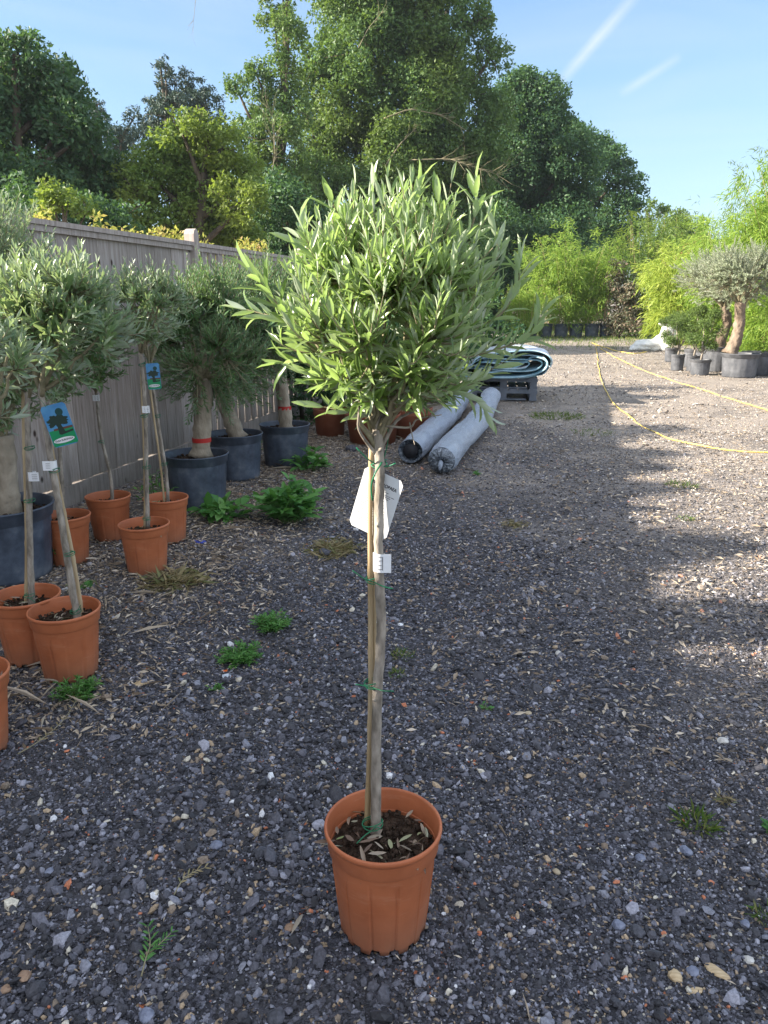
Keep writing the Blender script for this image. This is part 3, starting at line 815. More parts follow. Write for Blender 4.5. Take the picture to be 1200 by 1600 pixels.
def soil_disc(parent, loc, r, z, bits=True):
    b = MB(); n = 72; m = 12
    rr = np.linspace(0.001, r, m); a = np.linspace(0, 2 * PI, n, endpoint=False)
    V = np.stack([np.outer(rr, np.cos(a)), np.outer(rr, np.sin(a)), z + .010 * rng.uniform(-1, 1, (m, n)) * np.linspace(1, .4, m)[:, None] - .006 * np.linspace(0, 1, m)[:, None]], -1)
    i = np.arange(m - 1)[:, None] * n; j = np.arange(n)[None]; j2 = (j + 1) % n
    b.add(V, np.stack([i + j, i + j2, i + n + j2, i + n + j], -1).reshape(-1, 4))
    k = 160; ra = r * np.sqrt(rng.random(k)) * .96; an = rng.uniform(0, 2 * PI, k)
    T = np.stack([ra * np.cos(an), ra * np.sin(an), np.full(k, z + .006)], -1)
    s_ = rng.uniform(.003, .008, k) * (r / .127)
    V = (IV[None] * (1 + rng.uniform(-.3, .3, (k, 12)))[..., None]) * s_[:, None, None] + T[:, None]
    b.add(V.reshape(-1, 3), (IF[None] + (np.arange(k) * 12)[:, None, None]).reshape(-1, 3))
    return b.obj('soil', M_SOIL, parent, loc=loc, smooth=False)
def dead_leaves(parent, loc, r, z, n=34):
    b = MB(); ra = r * np.sqrt(rng.random(n)); an = rng.uniform(0, 2 * PI, n)
    P = np.stack([ra * np.cos(an), ra * np.sin(an), np.full(n, z + .012)], -1)
    a = rng.uniform(0, 2 * PI, n)
    D = np.stack([np.cos(a), np.sin(a), rng.normal(0, .2, n)], -1)
    leaves(b, P, D, rng.normal(size=(n, 3)) * .4 + np.array([0, 0, 1]), rng.uniform(.02, .055, n), rng.uniform(.005, .011, n), 'full', rng.uniform(-.4, .4, n))
    m_ = leaf_mat('fallen_leaf', [(0, (.13, .08, .055)), (.35, (.26, .18, .13)), (.6, (.40, .34, .26)), (.8, (.22, .28, .10)), (1, (.45, .46, .38))], (.38, .33, .27), .1) if 'fallen_leaf' not in bpy.data.materials else bpy.data.materials['fallen_leaf']
    return b.obj('fallen_leaves', m_, parent, loc=loc)
def black_pot(parent, loc, r, h, mat, name='pot', soil=True, seg=72):
    prof = [(.80, 0), (.82, .0), (.83, .06), (.855, .3), (.885, .62), (.90, .80), (.905, .815), (.945, .83), (.965, .955), (.985, .965), (1.0, .985), (.985, 1.0), (.955, .995), (.93, .96), (.88, .82), (.80, .1), (.01, .08)]
    def mod(i, a, rr, zz):
        if 1 <= i <= 5: rr = rr * (1 + .008 * np.sign(np.sin(a * 18)))
        rr = rr * (1 + .012 * np.sin(2 * a + 1) * (i > 3))
        return rr, zz
    b = MB(); b.lathe([(x * r, z * h) for x, z in prof], seg, (0, 0, 0), mod)
    p = b.obj(name, mat, parent, loc=loc)
    if soil: soil_disc(parent, loc, r * .89, h * .86)
    return p

# ---- olive crowns
def olive_crown(parent, top, stem_r, C, rad, nshoot, leafL, mat, scaf=8, tmpl='full', shoot=(.14, .24), pitch=.022, up=.55, asp=.235, below=.06, fine=.0022, twigmat=None, shell=.55, wild=0.06, open_=0.0):
    """branches, shoots with opposite leaves; C centre and rad radii of the crown, all relative to the parent"""
    top = np.array(top, float); C = np.array(C, float); rad = np.array(rad, float)
    br = MB(); lf = MB(); nodes = []
    for k in range(scaf):
        a = 2 * PI * k / scaf + rng.uniform(-.3, .3)
        st = top + np.array([0, 0, -below * rng.uniform(.0, 1.0)])
        el = rng.uniform(.15, 1.0)
        e = C + np.array([math.cos(a) * rad[0] * .55 * (1.15 - el * .7), math.sin(a) * rad[1] * .55 * (1.15 - el * .7), rad[2] * (-.35 + .75 * el)])
        mid = st * .5 + e * .5 + np.array([math.cos(a), math.sin(a), -.3]) * rad[0] * .10
        t = np.linspace(0, 1, 9)[:, None]
        path = st * (1 - t) ** 2 + mid * 2 * t * (1 - t) + e * t * t + rng.normal(size=(9, 3)) * .004
        path[0] = st
        br.tube(path, np.linspace(stem_r * .42, stem_r * .16, 9), 7)
        for q in path[2:]: nodes.append(q)
    nodes = np.array(nodes)
    P_, D_, N_, L_ = [], [], [], []
    for k in range(nshoot):
        d = rdir(1)[0]
        if d[2] < -.2 and rng.random() < .45: d[2] = abs(d[2])
        q = rng.uniform(shell ** 3, 1.0) ** (1 / 3.)
        if open_ and d[2] < 0: q = max(q, .8)
        lump = 1 + wild * math.sin(5 * math.atan2(d[1], d[0]) + 4 * d[2]) + rng.normal(0, wild)
        T = C + d * rad * q * lump
        j = np.argmin(np.sum((nodes - T) ** 2, 1) + rng.uniform(0, .3) * rad[0] ** 2)
        s0 = nodes[j]; v = T - s0; ln = np.linalg.norm(v) + 1e-6
        out = unit((T - C) / rad)
        ctrl = (s0 + T) / 2 + out * np.array([1, 1, .3]) * ln * .16 - np.array([0, 0, up * .22 * ln])
        m_ = 10; t = np.linspace(0, 1, m_)[:, None]
        path = s0 * (1 - t) ** 2 + ctrl * 2 * t * (1 - t) + T * t * t
        br.tube(path, np.linspace(fine * 1.6, fine * .45, m_), 4, cap=False)
        SL = min(ln, rng.uniform(*shoot)); npair = max(2, int(SL / pitch))
        ph = rng.uniform(0, PI)
        for r_ in range(npair + 1):
            tt = 1 - (SL / ln) * (1 - r_ / npair)
            p = s0 * (1 - tt) ** 2 + ctrl * 2 * tt * (1 - tt) + T * tt * tt
            tg = unit(2 * (1 - tt) * (ctrl - s0) + 2 * tt * (T - ctrl) + 1e-6)
            tg = unit(tg + np.array([0, 0, .25 * up]))
            a_ = unit(np.cross(tg, [.3, .2, .9])); b_ = np.cross(tg, a_)
            an = ph + r_ * PI / 2 + rng.normal(0, .25)
            sd_ = a_ * math.cos(an) + b_ * math.sin(an)
            f = .55 + .45 * math.sin(PI * min(1, .25 + .75 * r_ / npair))
            sp_ = rng.uniform(.35, .85) if r_ < npair else rng.uniform(.08, .3)
            for sg in (1, -1):
                if rng.random() < .06: continue
                D_.append(tg * math.cos(sp_) + sd_ * sg * math.sin(sp_) + rng.normal(size=3) * .10 + np.array([0, 0, .22 * up]))
                N_.append(-sd_ * sg * math.cos(sp_) + tg * math.sin(sp_) + rng.normal(size=3) * .3)
                P_.append(p); L_.append(leafL * f * rng.uniform(.75, 1.2))
    P_, D_, N_, L_ = map(np.array, (P_, D_, N_, L_))
    leaves(lf, P_, D_, N_, L_, L_ * asp * rng.uniform(.8, 1.15, len(L_)), tmpl, rng.normal(.05, .12, len(L_)))
    br.obj('branches', twigmat or M_TWIG, parent)
    lf.obj('crown', mat, parent)
    return len(L_)

def curve_pts(pts, n=24, wob=0.0):
    pts = np.array(pts, float); t = np.linspace(0, len(pts) - 1, n)
    # Catmull-Rom
    P = np.vstack([2 * pts[0] - pts[1], pts, 2 * pts[-1] - pts[-2]])
    out = []
    for x in t:
        k = min(int(x), len(pts) - 2); u = x - k
        p0, p1, p2, p3 = P[k], P[k + 1], P[k + 2], P[k + 3]
        out.append(.5 * ((2 * p1) + (-p0 + p2) * u + (2 * p0 - 5 * p1 + 4 * p2 - p3) * u * u + (-p0 + 3 * p1 - 3 * p2 + p3) * u ** 3))
    out = np.array(out)
    if wob: out += rng.normal(size=out.shape) * wob
    return out
def tie(parent, c, r, tails=2, ang=0.0, ell=1.35):
    b = MB()
    for k in range(2):
        a = np.linspace(0, 2 * PI, 22) + ang
        P = np.stack([c[0] + r * np.cos(a), c[1] + r * .78 * np.sin(a), c[2] + .004 * k + .006 * np.sin(a + k * 2)], -1)
        b.tube(P, .0014, 5, cap=False)
    for k in range(tails):
        d = np.array([math.cos(ang + k * 2.6 + .3), math.sin(ang + k * 2.6) * .6 - .5, rng.uniform(-.4, .7)])
        p0 = np.array(c) + np.array([0, -r, 0])
        b.tube(curve_pts([p0, p0 + d * .022, p0 + d * .045 + np.array([0, 0, rng.uniform(-.012, .015)])], 8), .0014, 5)
    return b.obj('tie', M_TIE, parent)
def cane(parent, a, b_, r=.006):
    a, b_ = np.array(a, float), np.array(b_, float)
    L = np.linalg.norm(b_ - a); n = int(L / .02); t = np.linspace(0, 1, n)
    P = a + (b_ - a) * t[:, None] + np.array([1, .4, 0]) * (.004 * np.sin(t * 5))[:, None]
    node = ((np.arange(n) % 9) == 4)
    m = MB(); m.tube(P, r * (1 + .22 * node), 9); return m.obj('stake', M_CANE, parent)

# ================================================================ THE FRONT OLIVE
rng = np.random.default_rng(21)
MP = np.array([-.002, 1.53, -.002])
root = thing('potted_olive_tree', 'tall standard olive in the front terracotta pot, with a big round bright crown', 'olive tree', MP)
terra_pot(root, (0, 0, 0), 1.0, 288, rot=.35)
dead_leaves(root, (0, 0, 0), .112, .228, 46)
rel = lambda px, py, Y=1.53: A(px, py, Y) - MP
tr_pts = [rel(586, 1318, 1.556), rel(587, 1280, 1.553), rel(588, 1180, 1.546), rel(590, 1080, 1.54), rel(596, 980, 1.535), rel(592, 890, 1.532), rel(592, 800, 1.53), rel(594, 740, 1.53), rel(590, 680, 1.53), rel(588, 630, 1.53)]
path = curve_pts(tr_pts, 70, .0005)
tt = np.linspace(0, 1, 70)
rr = np.interp(tt, [0, .02, .05, .4, .75, .9, 1], [.0175, .0160, .0142, .0122, .0108, .0118, .0100])
rr = rr * .88 * (1 + .05 * np.sin(tt * 60) * np.sin(tt * 23))
b = MB(); b.tube(path, rr, 16, lump=.025)
for (k, an) in ((30, .3), (44, -1.8), (52, 2.4), (58, -1.2), (22, -2.2)):   # old branch knots
    p = path[k]; d = np.array([math.cos(an), math.sin(an), .5])
    b.tube([p, p + d * .012, p + d * .0155], [.006, .0045, .002], 7)
b.obj('trunk', M_BARK, root)
TOP = path[-1]
cane(root, rel(572, 1290, 1.566), rel(583, 700, 1.548), .0052)
cane(root, rel(578, 1285, 1.575), rel(590, 760, 1.556), .0045)
for (px, py, r_, an) in ((592, 725, .0165, .4), (585, 905, .0185, .2), (583, 1068, .020, -.3), (582, 1287, .024, .9)):
    tie(root, rel(px, py, 1.545), r_, 2, an)
b = MB()   # long loose green wire end at the label
b.tube(curve_pts([rel(597, 722, 1.52), rel(586, 740, 1.512), rel(580, 760, 1.512), rel(582, 782, 1.515)], 12), .0017, 6)
b.obj('tie', M_TIE, root)
b = MB()
b.tube(curve_pts([rel(596, 735, 1.54), rel(600, 715, 1.54), rel(606, 690, 1.54), rel(606, 665, 1.54)], 12), .0012, 5)
b.obj('tie', M_TIE, root)
# wrap-round price strip
b = MB()
c0 = rel(593, 877, 1.532)
V, Fq = [], []
arc = [(-.0135, -.004), (-.012, -.010), (-.004, -.0145), (.005, -.0140), (.012, -.011), (.018, -.009), (.024, -.008), (.0245, -.0072), (.018, -.0082), (.010, -.0095)]
for (ax, ay) in arc:
    for z in (-.0205, .0205): V.append([c0[0] + ax, c0[1] + ay, c0[2] + z - ax * .12])
b.add(V, [[2 * q, 2 * q + 2, 2 * q + 3, 2 * q + 1] for q in range(len(arc) - 1)])
st_ = b.obj('price_strip', M_WHITE, root)
b = MB()
for k, zz in enumerate((-.013, -.004, .006, .014)):
    b.box((c0[0] + .0005, c0[1] - .0152, c0[2] + zz), (.008 if k % 2 else .010, .0004, .0009))
b.box((c0[0] + .0065, c0[1] - .0148, c0[2]), (.0012, .0004, .03), tilt=Matrix.Rotation(.5, 3, 'Z'))
b.obj('print', M_INK, st_, smooth=False)
# side shoots under the crown
b = MB(); lfm = MB()
low = [([(590, 712), (572, 690), (560, 668), (561, 640), (553, 600)], .0042), ([(592, 705), (606, 680), (622, 655), (655, 640), (700, 628)], .0050), ([(590, 690), (570, 668), (565, 660)], .003),
       ([(590, 668), (575, 640), (558, 610), (545, 560)], .0045), ([(592, 660), (612, 620), (640, 590), (690, 560)], .0046), ([(600, 665), (640, 668), (652, 655), (690, 648)], .0028), ([(640, 660), (644, 680), (648, 695)], .0016)]
for pts, r_ in low:
    P = curve_pts([rel(x, y, 1.53 + (-.012 * q if r_ < .0045 else .01 * q)) for q, (x, y) in enumerate(pts)], 12)
    b.tube(P, np.linspace(r_, r_ * .4, 12), 8)
b.obj('branch', M_BARK, root)
n_ = olive_crown(root, TOP, .0125, rel(608, 480, 1.53), (.215, .215, .212), 600, .059, M_OLIVE, scaf=12, shoot=(.10, .19), pitch=.020, below=.10, asp=.190, wild=.06, fine=.0015, shell=.38, up=1.5)
olive_crown(root, TOP - np.array([0, 0, .01]), .012, rel(606, 588, 1.53), (.165, .165, .055), 90, .056, M_OLIVE, scaf=7, shoot=(.08, .14), pitch=.020, below=.06, asp=.215, wild=.08, fine=.0015, shell=.3, up=.4)
# long single sprays that break the outline of the crown
sp = [((520, 560), (455, 520), (420, 470), (383, 395)), ((520, 560), (460, 510), (415, 490), (372, 478)), ((520, 590), (460, 560), (430, 560)), ((700, 560), (780, 540), (830, 520), (848, 490)), ((700, 520), (780, 490), (812, 440), (815, 415)),
      ((690, 400), (735, 330), (748, 290), (747, 268)), ((620, 380), (640, 300), (655, 260)), ((540, 400), (480, 350), (455, 318)), ((700, 600), (745, 615), (765, 640)), ((560, 400), (540, 320), (525, 285)), ((730, 430), (780, 370), (775, 320)),
      ((600, 640), (560, 640), (510, 630)), ((590, 600), (540, 600), (498, 582)), ((650, 600), (720, 600), (790, 560)), ((600, 400), (585, 320), (585, 275)), ((690, 400), (695, 330), (690, 285))]
b = MB(); lf = MB()
for pts in sp:
    dy = rng.uniform(-.10, .10)
    P = curve_pts([rel(x + (14 if x < 480 else -4), y + (34 if y < 400 else 6), 1.53 + dy * q / 3) for q, (x, y) in enumerate(pts)], 24)
    b.tube(P, np.linspace(.003, .001, 24), 5, cap=False)
    L = np.sum(np.linalg.norm(np.diff(P, axis=0), axis=1)); npair = int(min(L, .17) / .021)
    for r_ in range(npair + 1):
        x = 23 - (23 * min(1, .17 / L)) * (1 - r_ / npair); k = int(min(22, x)); p = P[k] + (P[k + 1] - P[k]) * (x - k)
        tg = unit(P[k + 1] - P[k]); a_ = unit(np.cross(tg, [.1, 1, .2])); b_ = np.cross(tg, a_); an = r_ * PI / 2 + rng.normal(0, .3)
        sdv = a_ * math.cos(an) + b_ * math.sin(an); spd = rng.uniform(.35, .75) if r_ < npair else .15
        for sg in (1, -1):
            leaves(lf, [p], np.array([tg * math.cos(spd) + sdv * sg * math.sin(spd)]), np.array([-sdv * sg * math.cos(spd) + tg * math.sin(spd) + rng.normal(size=3) * .25]), [.060 * rng.uniform(.75, 1.2)], [.060 * .215], 'full', [rng.normal(.05, .1)])
b.obj('branch', M_TWIG, root); lf.obj('crown', M_OLIVE, root)

def text_mesh(parent, s, size, mat, M, name='lettering', bold=False, squeeze=1.0):
    cu = bpy.data.curves.new('t', 'FONT'); cu.body = s; cu.size = size; cu.align_x = 'CENTER'; cu.align_y = 'CENTER'; cu.extrude = .00012
    if bold: cu.offset = size * .018
    o = bpy.data.objects.new('t', cu); COL.objects.link(o)
    me = bpy.data.meshes.new_from_object(o.evaluated_get(bpy.context.evaluated_depsgraph_get()))
    bpy.data.objects.remove(o)
    me.transform(Matrix.Diagonal((squeeze, 1, 1, 1))); me.transform(M); me.name = name
    me.materials.clear(); me.materials.append(mat)
    q = bpy.data.objects.new(name, me); COL.objects.link(q); q.parent = parent
    return q
def rcard(w, h, r, bend=0.0, th=.0006, n=6, nx=12):
    """rounded card in local XY facing +Z, bent round its long axis"""
    P = []
    for cx_, cy_, a0 in ((w / 2 - r, h / 2 - r, 0), (-w / 2 + r, h / 2 - r, PI / 2), (-w / 2 + r, -h / 2 + r, PI), (w / 2 - r, -h / 2 + r, 3 * PI / 2)):
        for k in range(n + 1):
            a = a0 + PI / 2 * k / n; P.append((cx_ + r * math.cos(a), cy_ + r * math.sin(a)))
    xs_ = np.linspace(-w / 2, w / 2, nx + 1)
    def yr(x):
        e = max(0, abs(x) - (w / 2 - r)); return h / 2 - r + math.sqrt(max(0, r * r - e * e))
    b = MB(); V = []
    for z in (0, th):
        for x in xs_:
            for f in (-1, 1): V.append((x, f * yr(x), z + bend * (x / (w / 2)) ** 2))
    m_ = 2 * (nx + 1); Fq = []
    for k in range(nx):
        a = 2 * k
        Fq.append([a, a + 1, a + 3, a + 2]); Fq.append([m_ + a, m_ + a + 2, m_ + a + 3, m_ + a + 1])
        Fq.append([a, a + 2, m_ + a + 2, m_ + a]); Fq.append([a + 1, m_ + a + 1, m_ + a + 3, a + 3])
    b.add(V, Fq)
    return b
# hanging plant label of the front olive
W0 = A(587, 791, 1.53)
tg_ = thing('plant_label', 'large white plant care card tied behind the trunk of the front olive', 'plant label', W0 + np.array([.0, .022, 0]))
card_rot = Matrix.Rotation(R(-24), 4, 'Z') @ Matrix.Rotation(R(90 + 4), 4, 'X') @ Matrix.Rotation(R(-19), 4, 'Z')
cd = rcard(.090, .142, .009, .0).obj('card', M_CARD, tg_, smooth=False)
cd.data.transform(card_rot)
text_mesh(tg_, 'OLEA EUROPAEA', .0105, M_INK, card_rot @ Matrix.Translation((0.002, .046, .0012)), 'lettering', True, .82)
b = MB(); y = .033; k = 0
while y > -.052:
    x = -.034
    endx = .034 - rng.uniform(0, .02)
    while x < endx:
        wl = rng.uniform(.003, .009); b.box((x + wl / 2, y, .0009), (wl, .0010, .0002)); x += wl + .0014
    y -= .0040 if k % 3 else .0062; k += 1
o = b.obj('fine_print', M_INK, tg_, smooth=False); o.data.transform(card_rot)
b = MB(); b.tube(curve_pts([(.008, .0, .062), (.012, -.01, .085), (.008, -.012, .10), (.004, -.015, .108)], 10), .0009, 5); b.obj('string', M_WHITE, tg_)

# ================================================================ POTTED OLIVES ALONG THE FENCE
GS = 'standard olives in terracotta pots along the fence'
def standard(label, base, stem_px, r0, r1, crown_px, rad, nshoot, leafL, mat, canes=(), ties=(), seed=1, seg=144, strip=None, Y=None, sc=1.0, up=.55, tm='full', crown_dy=0, name='potted_olive_tree', group=GS, **kw):
    global rng
    rng = np.random.default_rng(seed)
    base = np.array([base[0], base[1], 0.0]); Y = Y or base[1]
    root = thing(name, label, 'olive tree', base, group)
    terra_pot(root, (0, 0, 0), sc, seg, rot=seed * .7)
    dead_leaves(root, (0, 0, 0), .11 * sc, .228 * sc, 18)
    pts = [A(x, y, Y + (dz if len(q) > 2 else 0)) - base for q in stem_px for (x, y, dz) in [(q + (0,))[:3]]]
    P = curve_pts(pts, 36, .0008)
    m = MB(); m.tube(P, np.linspace(r0 * .88, r1 * .86, 36) * (1 + .05 * np.sin(np.arange(36) * 1.3)), 12, lump=.03); m.obj('trunk', M_BARK, root)
    for (a_, b_) in canes: cane(root, A(*a_) - base, A(*b_) - base, .0065)
    for (x, y, r_) in ties: tie(root, A(x, y, Y) - base, r_, 1, rng.uniform(0, 1))
    if strip:
        x, y, dx = strip; c = A(x, y, Y - .015) - base
        m = MB(); m.box(c + np.array([dx, 0, 0]), (.040, .001, .036)); m.tube([c + np.array([0, .013, -.018]), c + np.array([0, .013, .018])], .0155, 10, cap=False); s_ = m.obj('price_strip', M_WHITE, root, smooth=False)
        m = MB()
        for z in (-.008, 0, .008): m.box(c + np.array([dx + .003, -.0009, z]), (.022, .0004, .0014))
        m.obj('print', M_INK, s_, smooth=False)
    C = A(*crown_px, Y + crown_dy) - base
    olive_crown(root, P[-1], r1 * 1.9, C, rad, nshoot, leafL, mat, scaf=8, up=up, tmpl=tm, **kw)
    return root
standard('standard olive in the terracotta pot cut off by the left edge of the photo', G(-38, 1170)[:2], [(-30, 1075), (-32, 900), (-28, 740), (-25, 640)], .015, .011, (-25, 560), (.17, .2, .17), 80, .06, M_OLIVE_B, seed=41, ties=[(-31, 900, .02)])
standard('straight stemmed standard olive in the left one of the two near pots', G(52, 1026)[:2], [(50, 950), (47, 850), (45, 740), (42, 600)], .0155, .012, (2, 515), (.33, .28, .30), 210, .062, M_OLIVE_B,
         canes=[((40, 945, 3.00), (38, 610, 3.00))], ties=[(46, 782, .022), (46, 700, .02), (46, 930, .022)], strip=(48, 745, .012), seed=42)
standard('standard olive leaning left, in the right one of the two near pots', G(112, 1051)[:2], [(122, 975), (108, 890), (92, 790), (75, 690), (62, 600)], .0165, .012, (92, 498), (.27, .25, .27), 260, .066, M_OLIVE_B,
         canes=[((130, 970, 2.88), (82, 695, 2.88)), ((127, 965, 2.90), (72, 640, 2.90))], ties=[(118, 955, .022), (108, 865, .022), (85, 735, .02)], strip=(80, 728, -.012), seed=43, crown_dy=.05, up=.9)
standard('olive in a terracotta pot half hidden behind the leaning stem, beside the big black pot', G(110, 877)[:2], [(100, 812), (96, 740), (92, 680), (92, 620)], .014, .010, (95, 545), (.34, .26, .30), 200, .055, M_OLIVE_C, seed=44)
standard('standard olive with a thin dark curved stem, against the boards of the fence', G(175, 841)[:2], [(176, 788), (172, 740), (158, 680), (149, 605)], .0135, .010, (138, 535), (.28, .24, .28), 220, .055, M_OLIVE_C, ties=[(158, 690, .018)], strip=(150, 622, 0), seed=45)
standard('standard olive with pale airy crown, front pot of the pair by the fence', G(231, 893)[:2], [(231, 826), (229, 740), (227, 640), (220, 555), (219, 535)], .0135, .011, (228, 478), (.235, .22, .215), 210, .055, M_OLIVE_B,
         canes=[((226, 825, 4.06), (222, 555, 4.06))], ties=[(229, 810, .022), (229, 730, .022), (225, 650, .020), (222, 570, .018)], strip=(228, 640, 0), seed=46, up=.9, open_=1)
standard('standard olive with crossing canes, in the rear pot of the pair by the fence', G(264, 844)[:2], [(263, 797), (260, 745), (252, 690), (238, 600), (232, 560)], .0125, .010, (236, 505), (.17, .17, .17), 60, .055, M_OLIVE_B,
         canes=[((258, 798, 4.60), (235, 600, 4.58))], ties=[(256, 725, .02), (246, 650, .018)], seed=47)

def picture_label(label, loc, size, rot, n=1):
    t_ = thing('plant_label', label, 'plant label', loc, 'tree picture labels')
    M = Matrix.Rotation(rot[2], 4, 'Z') @ Matrix.Rotation(R(90), 4, 'X') @ Matrix.Rotation(rot[0], 4, 'Z')
    w, h = size
    def part(b, nm, mat, par=None):
        o = b.obj(nm, mat, par or t_, smooth=False); o.data.transform(M); return o
    c_ = part(rcard(w, h, w * .11), 'card', M_BLUEC)
    b = MB(); b.box((0, -h * .29, .0010), (w * .96, h * .38, .0004)); part(b, 'lawn', M_GREENC)
    b = MB(); b.box((w * .1, -h * .09, .0012), (w * .76, h * .05, .0004)); part(b, 'wall_print', M_BROWNC)
    b = MB()    # printed tree: ragged crown, leaning trunk and its shadow
    aa = np.linspace(0, 2 * PI, 40, endpoint=False); rr_ = w * .40 * (1 + .12 * np.sin(aa * 7) + .1 * rng.normal(size=40))
    V = [(0, h * .10, .0016)] + [(rr_[k] * math.cos(aa[k]) - w * .02, h * .10 + rr_[k] * .62 * math.sin(aa[k]), .0016) for k in range(40)]
    b.add(V, [[0, k + 1, (k + 1) % 40 + 1] for k in range(40)])
    b.add([(-w * .08, h * .02, .0018), (w * .06, h * .02, .0018), (w * .16, -h * .20, .0018), (-w * .12, -h * .22, .0018)], [[0, 3, 2, 1]])
    b.add([(-w * .12, -h * .19, .0019), (w * .46, -h * .15, .0019), (w * .46, -h * .20, .0019), (-w * .05, -h * .235, .0019)], [[0, 3, 2, 1]])
    part(b, 'tree_print', M_DKC)
    b = MB(); V = [(0, 0, 0)] + [(w * .15 * math.cos(a), w * .15 * math.sin(a), 0) for a in aa]
    V = np.array(V) + np.array([w * .16, h * .30, .0020]); b.add(V, [[0, k + 1, (k + 1) % 40 + 1] for k in range(40)]); part(b, 'emblem', simple('emblem_dark', (.01, .06, .06), .4))
    b = MB(); V = np.array([(0, 0, 0)] + [(w * .42 * math.cos(a), w * .11 * math.sin(a), 0) for a in aa]) + np.array([-w * .02, -h * .36, .0020]); b.add(V, [[0, k + 1, (k + 1) % 40 + 1] for k in range(40)]); part(b, 'name_oval', M_WHITE)
    text_mesh(t_, 'OLEA EUROPAEA', w * .105, M_INK, M @ Matrix.Translation((-w * .02, -h * .36, .0026)), 'lettering', True, .9)
    b = MB(); b.tube(curve_pts([(-.25 * w, h * .47, .002), (-.3 * w, h * .62, .004), (-.45 * w, h * .72, -.005)], 8), .0009, 5); part(b, 'string', M_TIE)
picture_label('green and blue tree picture card hanging from the leaning olive at the left', A(93, 664, 2.80), (.092, .155), (R(14), 0, R(6)))
picture_label('small green and blue card hanging behind the olive with two upright canes', A(240, 588, 4.50), (.075, .15), (R(2), 0, R(22)))

# big olives in black tubs
GB = 'big olives in black tubs along the fence'
GT = 'thick trunked old olives in grey tubs'
def big_olive(label, base, r, h, trunk_px, tr, crown_px, rad, nshoot, leafL, mat, seed, band=None, mats=None, Y=None, tm='full', group=GB, scaf=12, lump=.07, **kw):
    global rng
    rng = np.random.default_rng(seed)
    base = np.array([base[0], base[1], 0.0]); Y = Y or base[1]
    root = thing('potted_olive_tree', label, 'olive tree', base, group)
    black_pot(root, (0, 0, 0), r, h, mats or M_BLACK, 'pot')
    P = curve_pts([A(x, y, Y) - base for (x, y) in trunk_px], 26)
    m = MB(); q = np.linspace(0, 1, 26)
    rad_ = np.interp(q, [0, .08, .35, .7, 1], [tr[0] * 1.25, tr[0], (tr[0] + tr[1]) / 2, tr[1], tr[1] * 1.1]) * (1 + .05 * np.sin(q * 17 + seed) + .03 * np.sin(q * 41))
    m.tube(P, rad_, 20, lump=lump); t_ = m.obj('trunk', M_BARKOLD if group == GT else M_BARKBIG, root)
    if band:
        k = int(np.argmin(np.abs(P[:, 2] + 0 - (A(*band, Y) - base)[2])))
        m = MB(); m.tube([P[k] - [0, 0, .016], P[k] + [0, 0, .016]], rad_[k] * 1.05, 20, cap=False); m.obj('tape', M_RED, t_)
    C = A(*crown_px, Y) - base
    olive_crown(root, P[-1], tr[1] * .9, C, rad, nshoot, leafL, mat, scaf=scaf, tmpl=tm, shoot=(.12, .22), fine=.0014 if group == GT else .0022, shell=.5, below=.05, pitch=.015 if group == GT else .022, asp=.32 if group == GT else .235, **kw)
    return root
big_olive('big olive with a thick knobbly trunk in the black tub at the left edge', (-2.06, 3.98), .27, .40, [(14, 860), (12, 800), (8, 740), (0, 680)], (.075, .060), (-28, 492), (.49, .45, .60), 950, .055, M_OLIVE_B, 51, up=.9, wild=.12)
big_olive('big olive with a red banded trunk, in the nearest tub of the row of three', G(311, 786)[:2], .235, .38, [(314, 712), (316, 670), (318, 630), (318, 590)], (.068, .060), (322, 536), (.43, .38, .56), 1250, .050, M_OLIVE_C, 52, band=(316, 686), wild=.10, up=.8)
big_olive('big olive with a trunk leaning left, in the tub behind the red banded one', G(370, 745)[:2], .235, .38, [(372, 685), (362, 660), (352, 630), (345, 590)], (.072, .062), (382, 522), (.50, .42, .58), 1250, .050, M_OLIVE_C, 53, wild=.10, up=.8)
big_olive('big olive with a slim pale trunk, in the farthest tub of the row of three', G(447, 724)[:2], .23, .37, [(447, 672), (445, 640), (440, 600), (437, 560)], (.062, .052), (428, 500), (.42, .4, .55), 950, .050, M_OLIVE_C, 54, band=(446, 637), wild=.10, up=.8)

# terracotta tubs with dark shrubs at the end of the fence
def tub_shrub(label, base, R_, H_, crown, seed):
    global rng
    rng = np.random.default_rng(seed)
    root = thing('potted_shrub', label, 'shrub', (base[0], base[1], 0), 'shrubs in terracotta tubs at the fence end')
    prof = [(.78, 0), (.80, 0), (.90, .75), (.92, .76), (.97, .80), (.98, .97), (1, 1), (.96, 1), (.93, .95), (.86, .7), (.01, .68)]
    b = MB(); b.lathe([(x * R_, z * H_) for x, z in prof], 56); b.obj('pot', M_TERRA_OLD, root)
    soil_disc(root, (0, 0, 0), R_ * .88, H_ * .82)
    st = MB(); lf = MB()
    for (dx, dy, z, r) in crown:
        st.tube([(0, 0, H_ * .8), (dx * .5, dy * .5, (H_ + z) / 2), (dx, dy, z)], [.02, .013, .006], 6)
        for q in range(14):
            d = rdir(1)[0]; clump_leaves(lf, np.array([dx, dy, z]) + d * r * .7, r * .4, 60, .07, .35, .3)
    st.obj('stem', M_TREEBARK, root); lf.obj('foliage', M_T_DARK, root, smooth=False)
M_TERRA_OLD = noisy('old_terracotta', (.26, .085, .045), (.34, .13, .075), 6, .7, .2, bstr=.1)
tub_shrub('dark shrub in the small terracotta tub right of the black tubs', (-.60, 8.5), .19, .30, [(0, 0, .7, .28), (.1, 0, 1.05, .3), (-.15, .1, 1.3, .28)], 71)
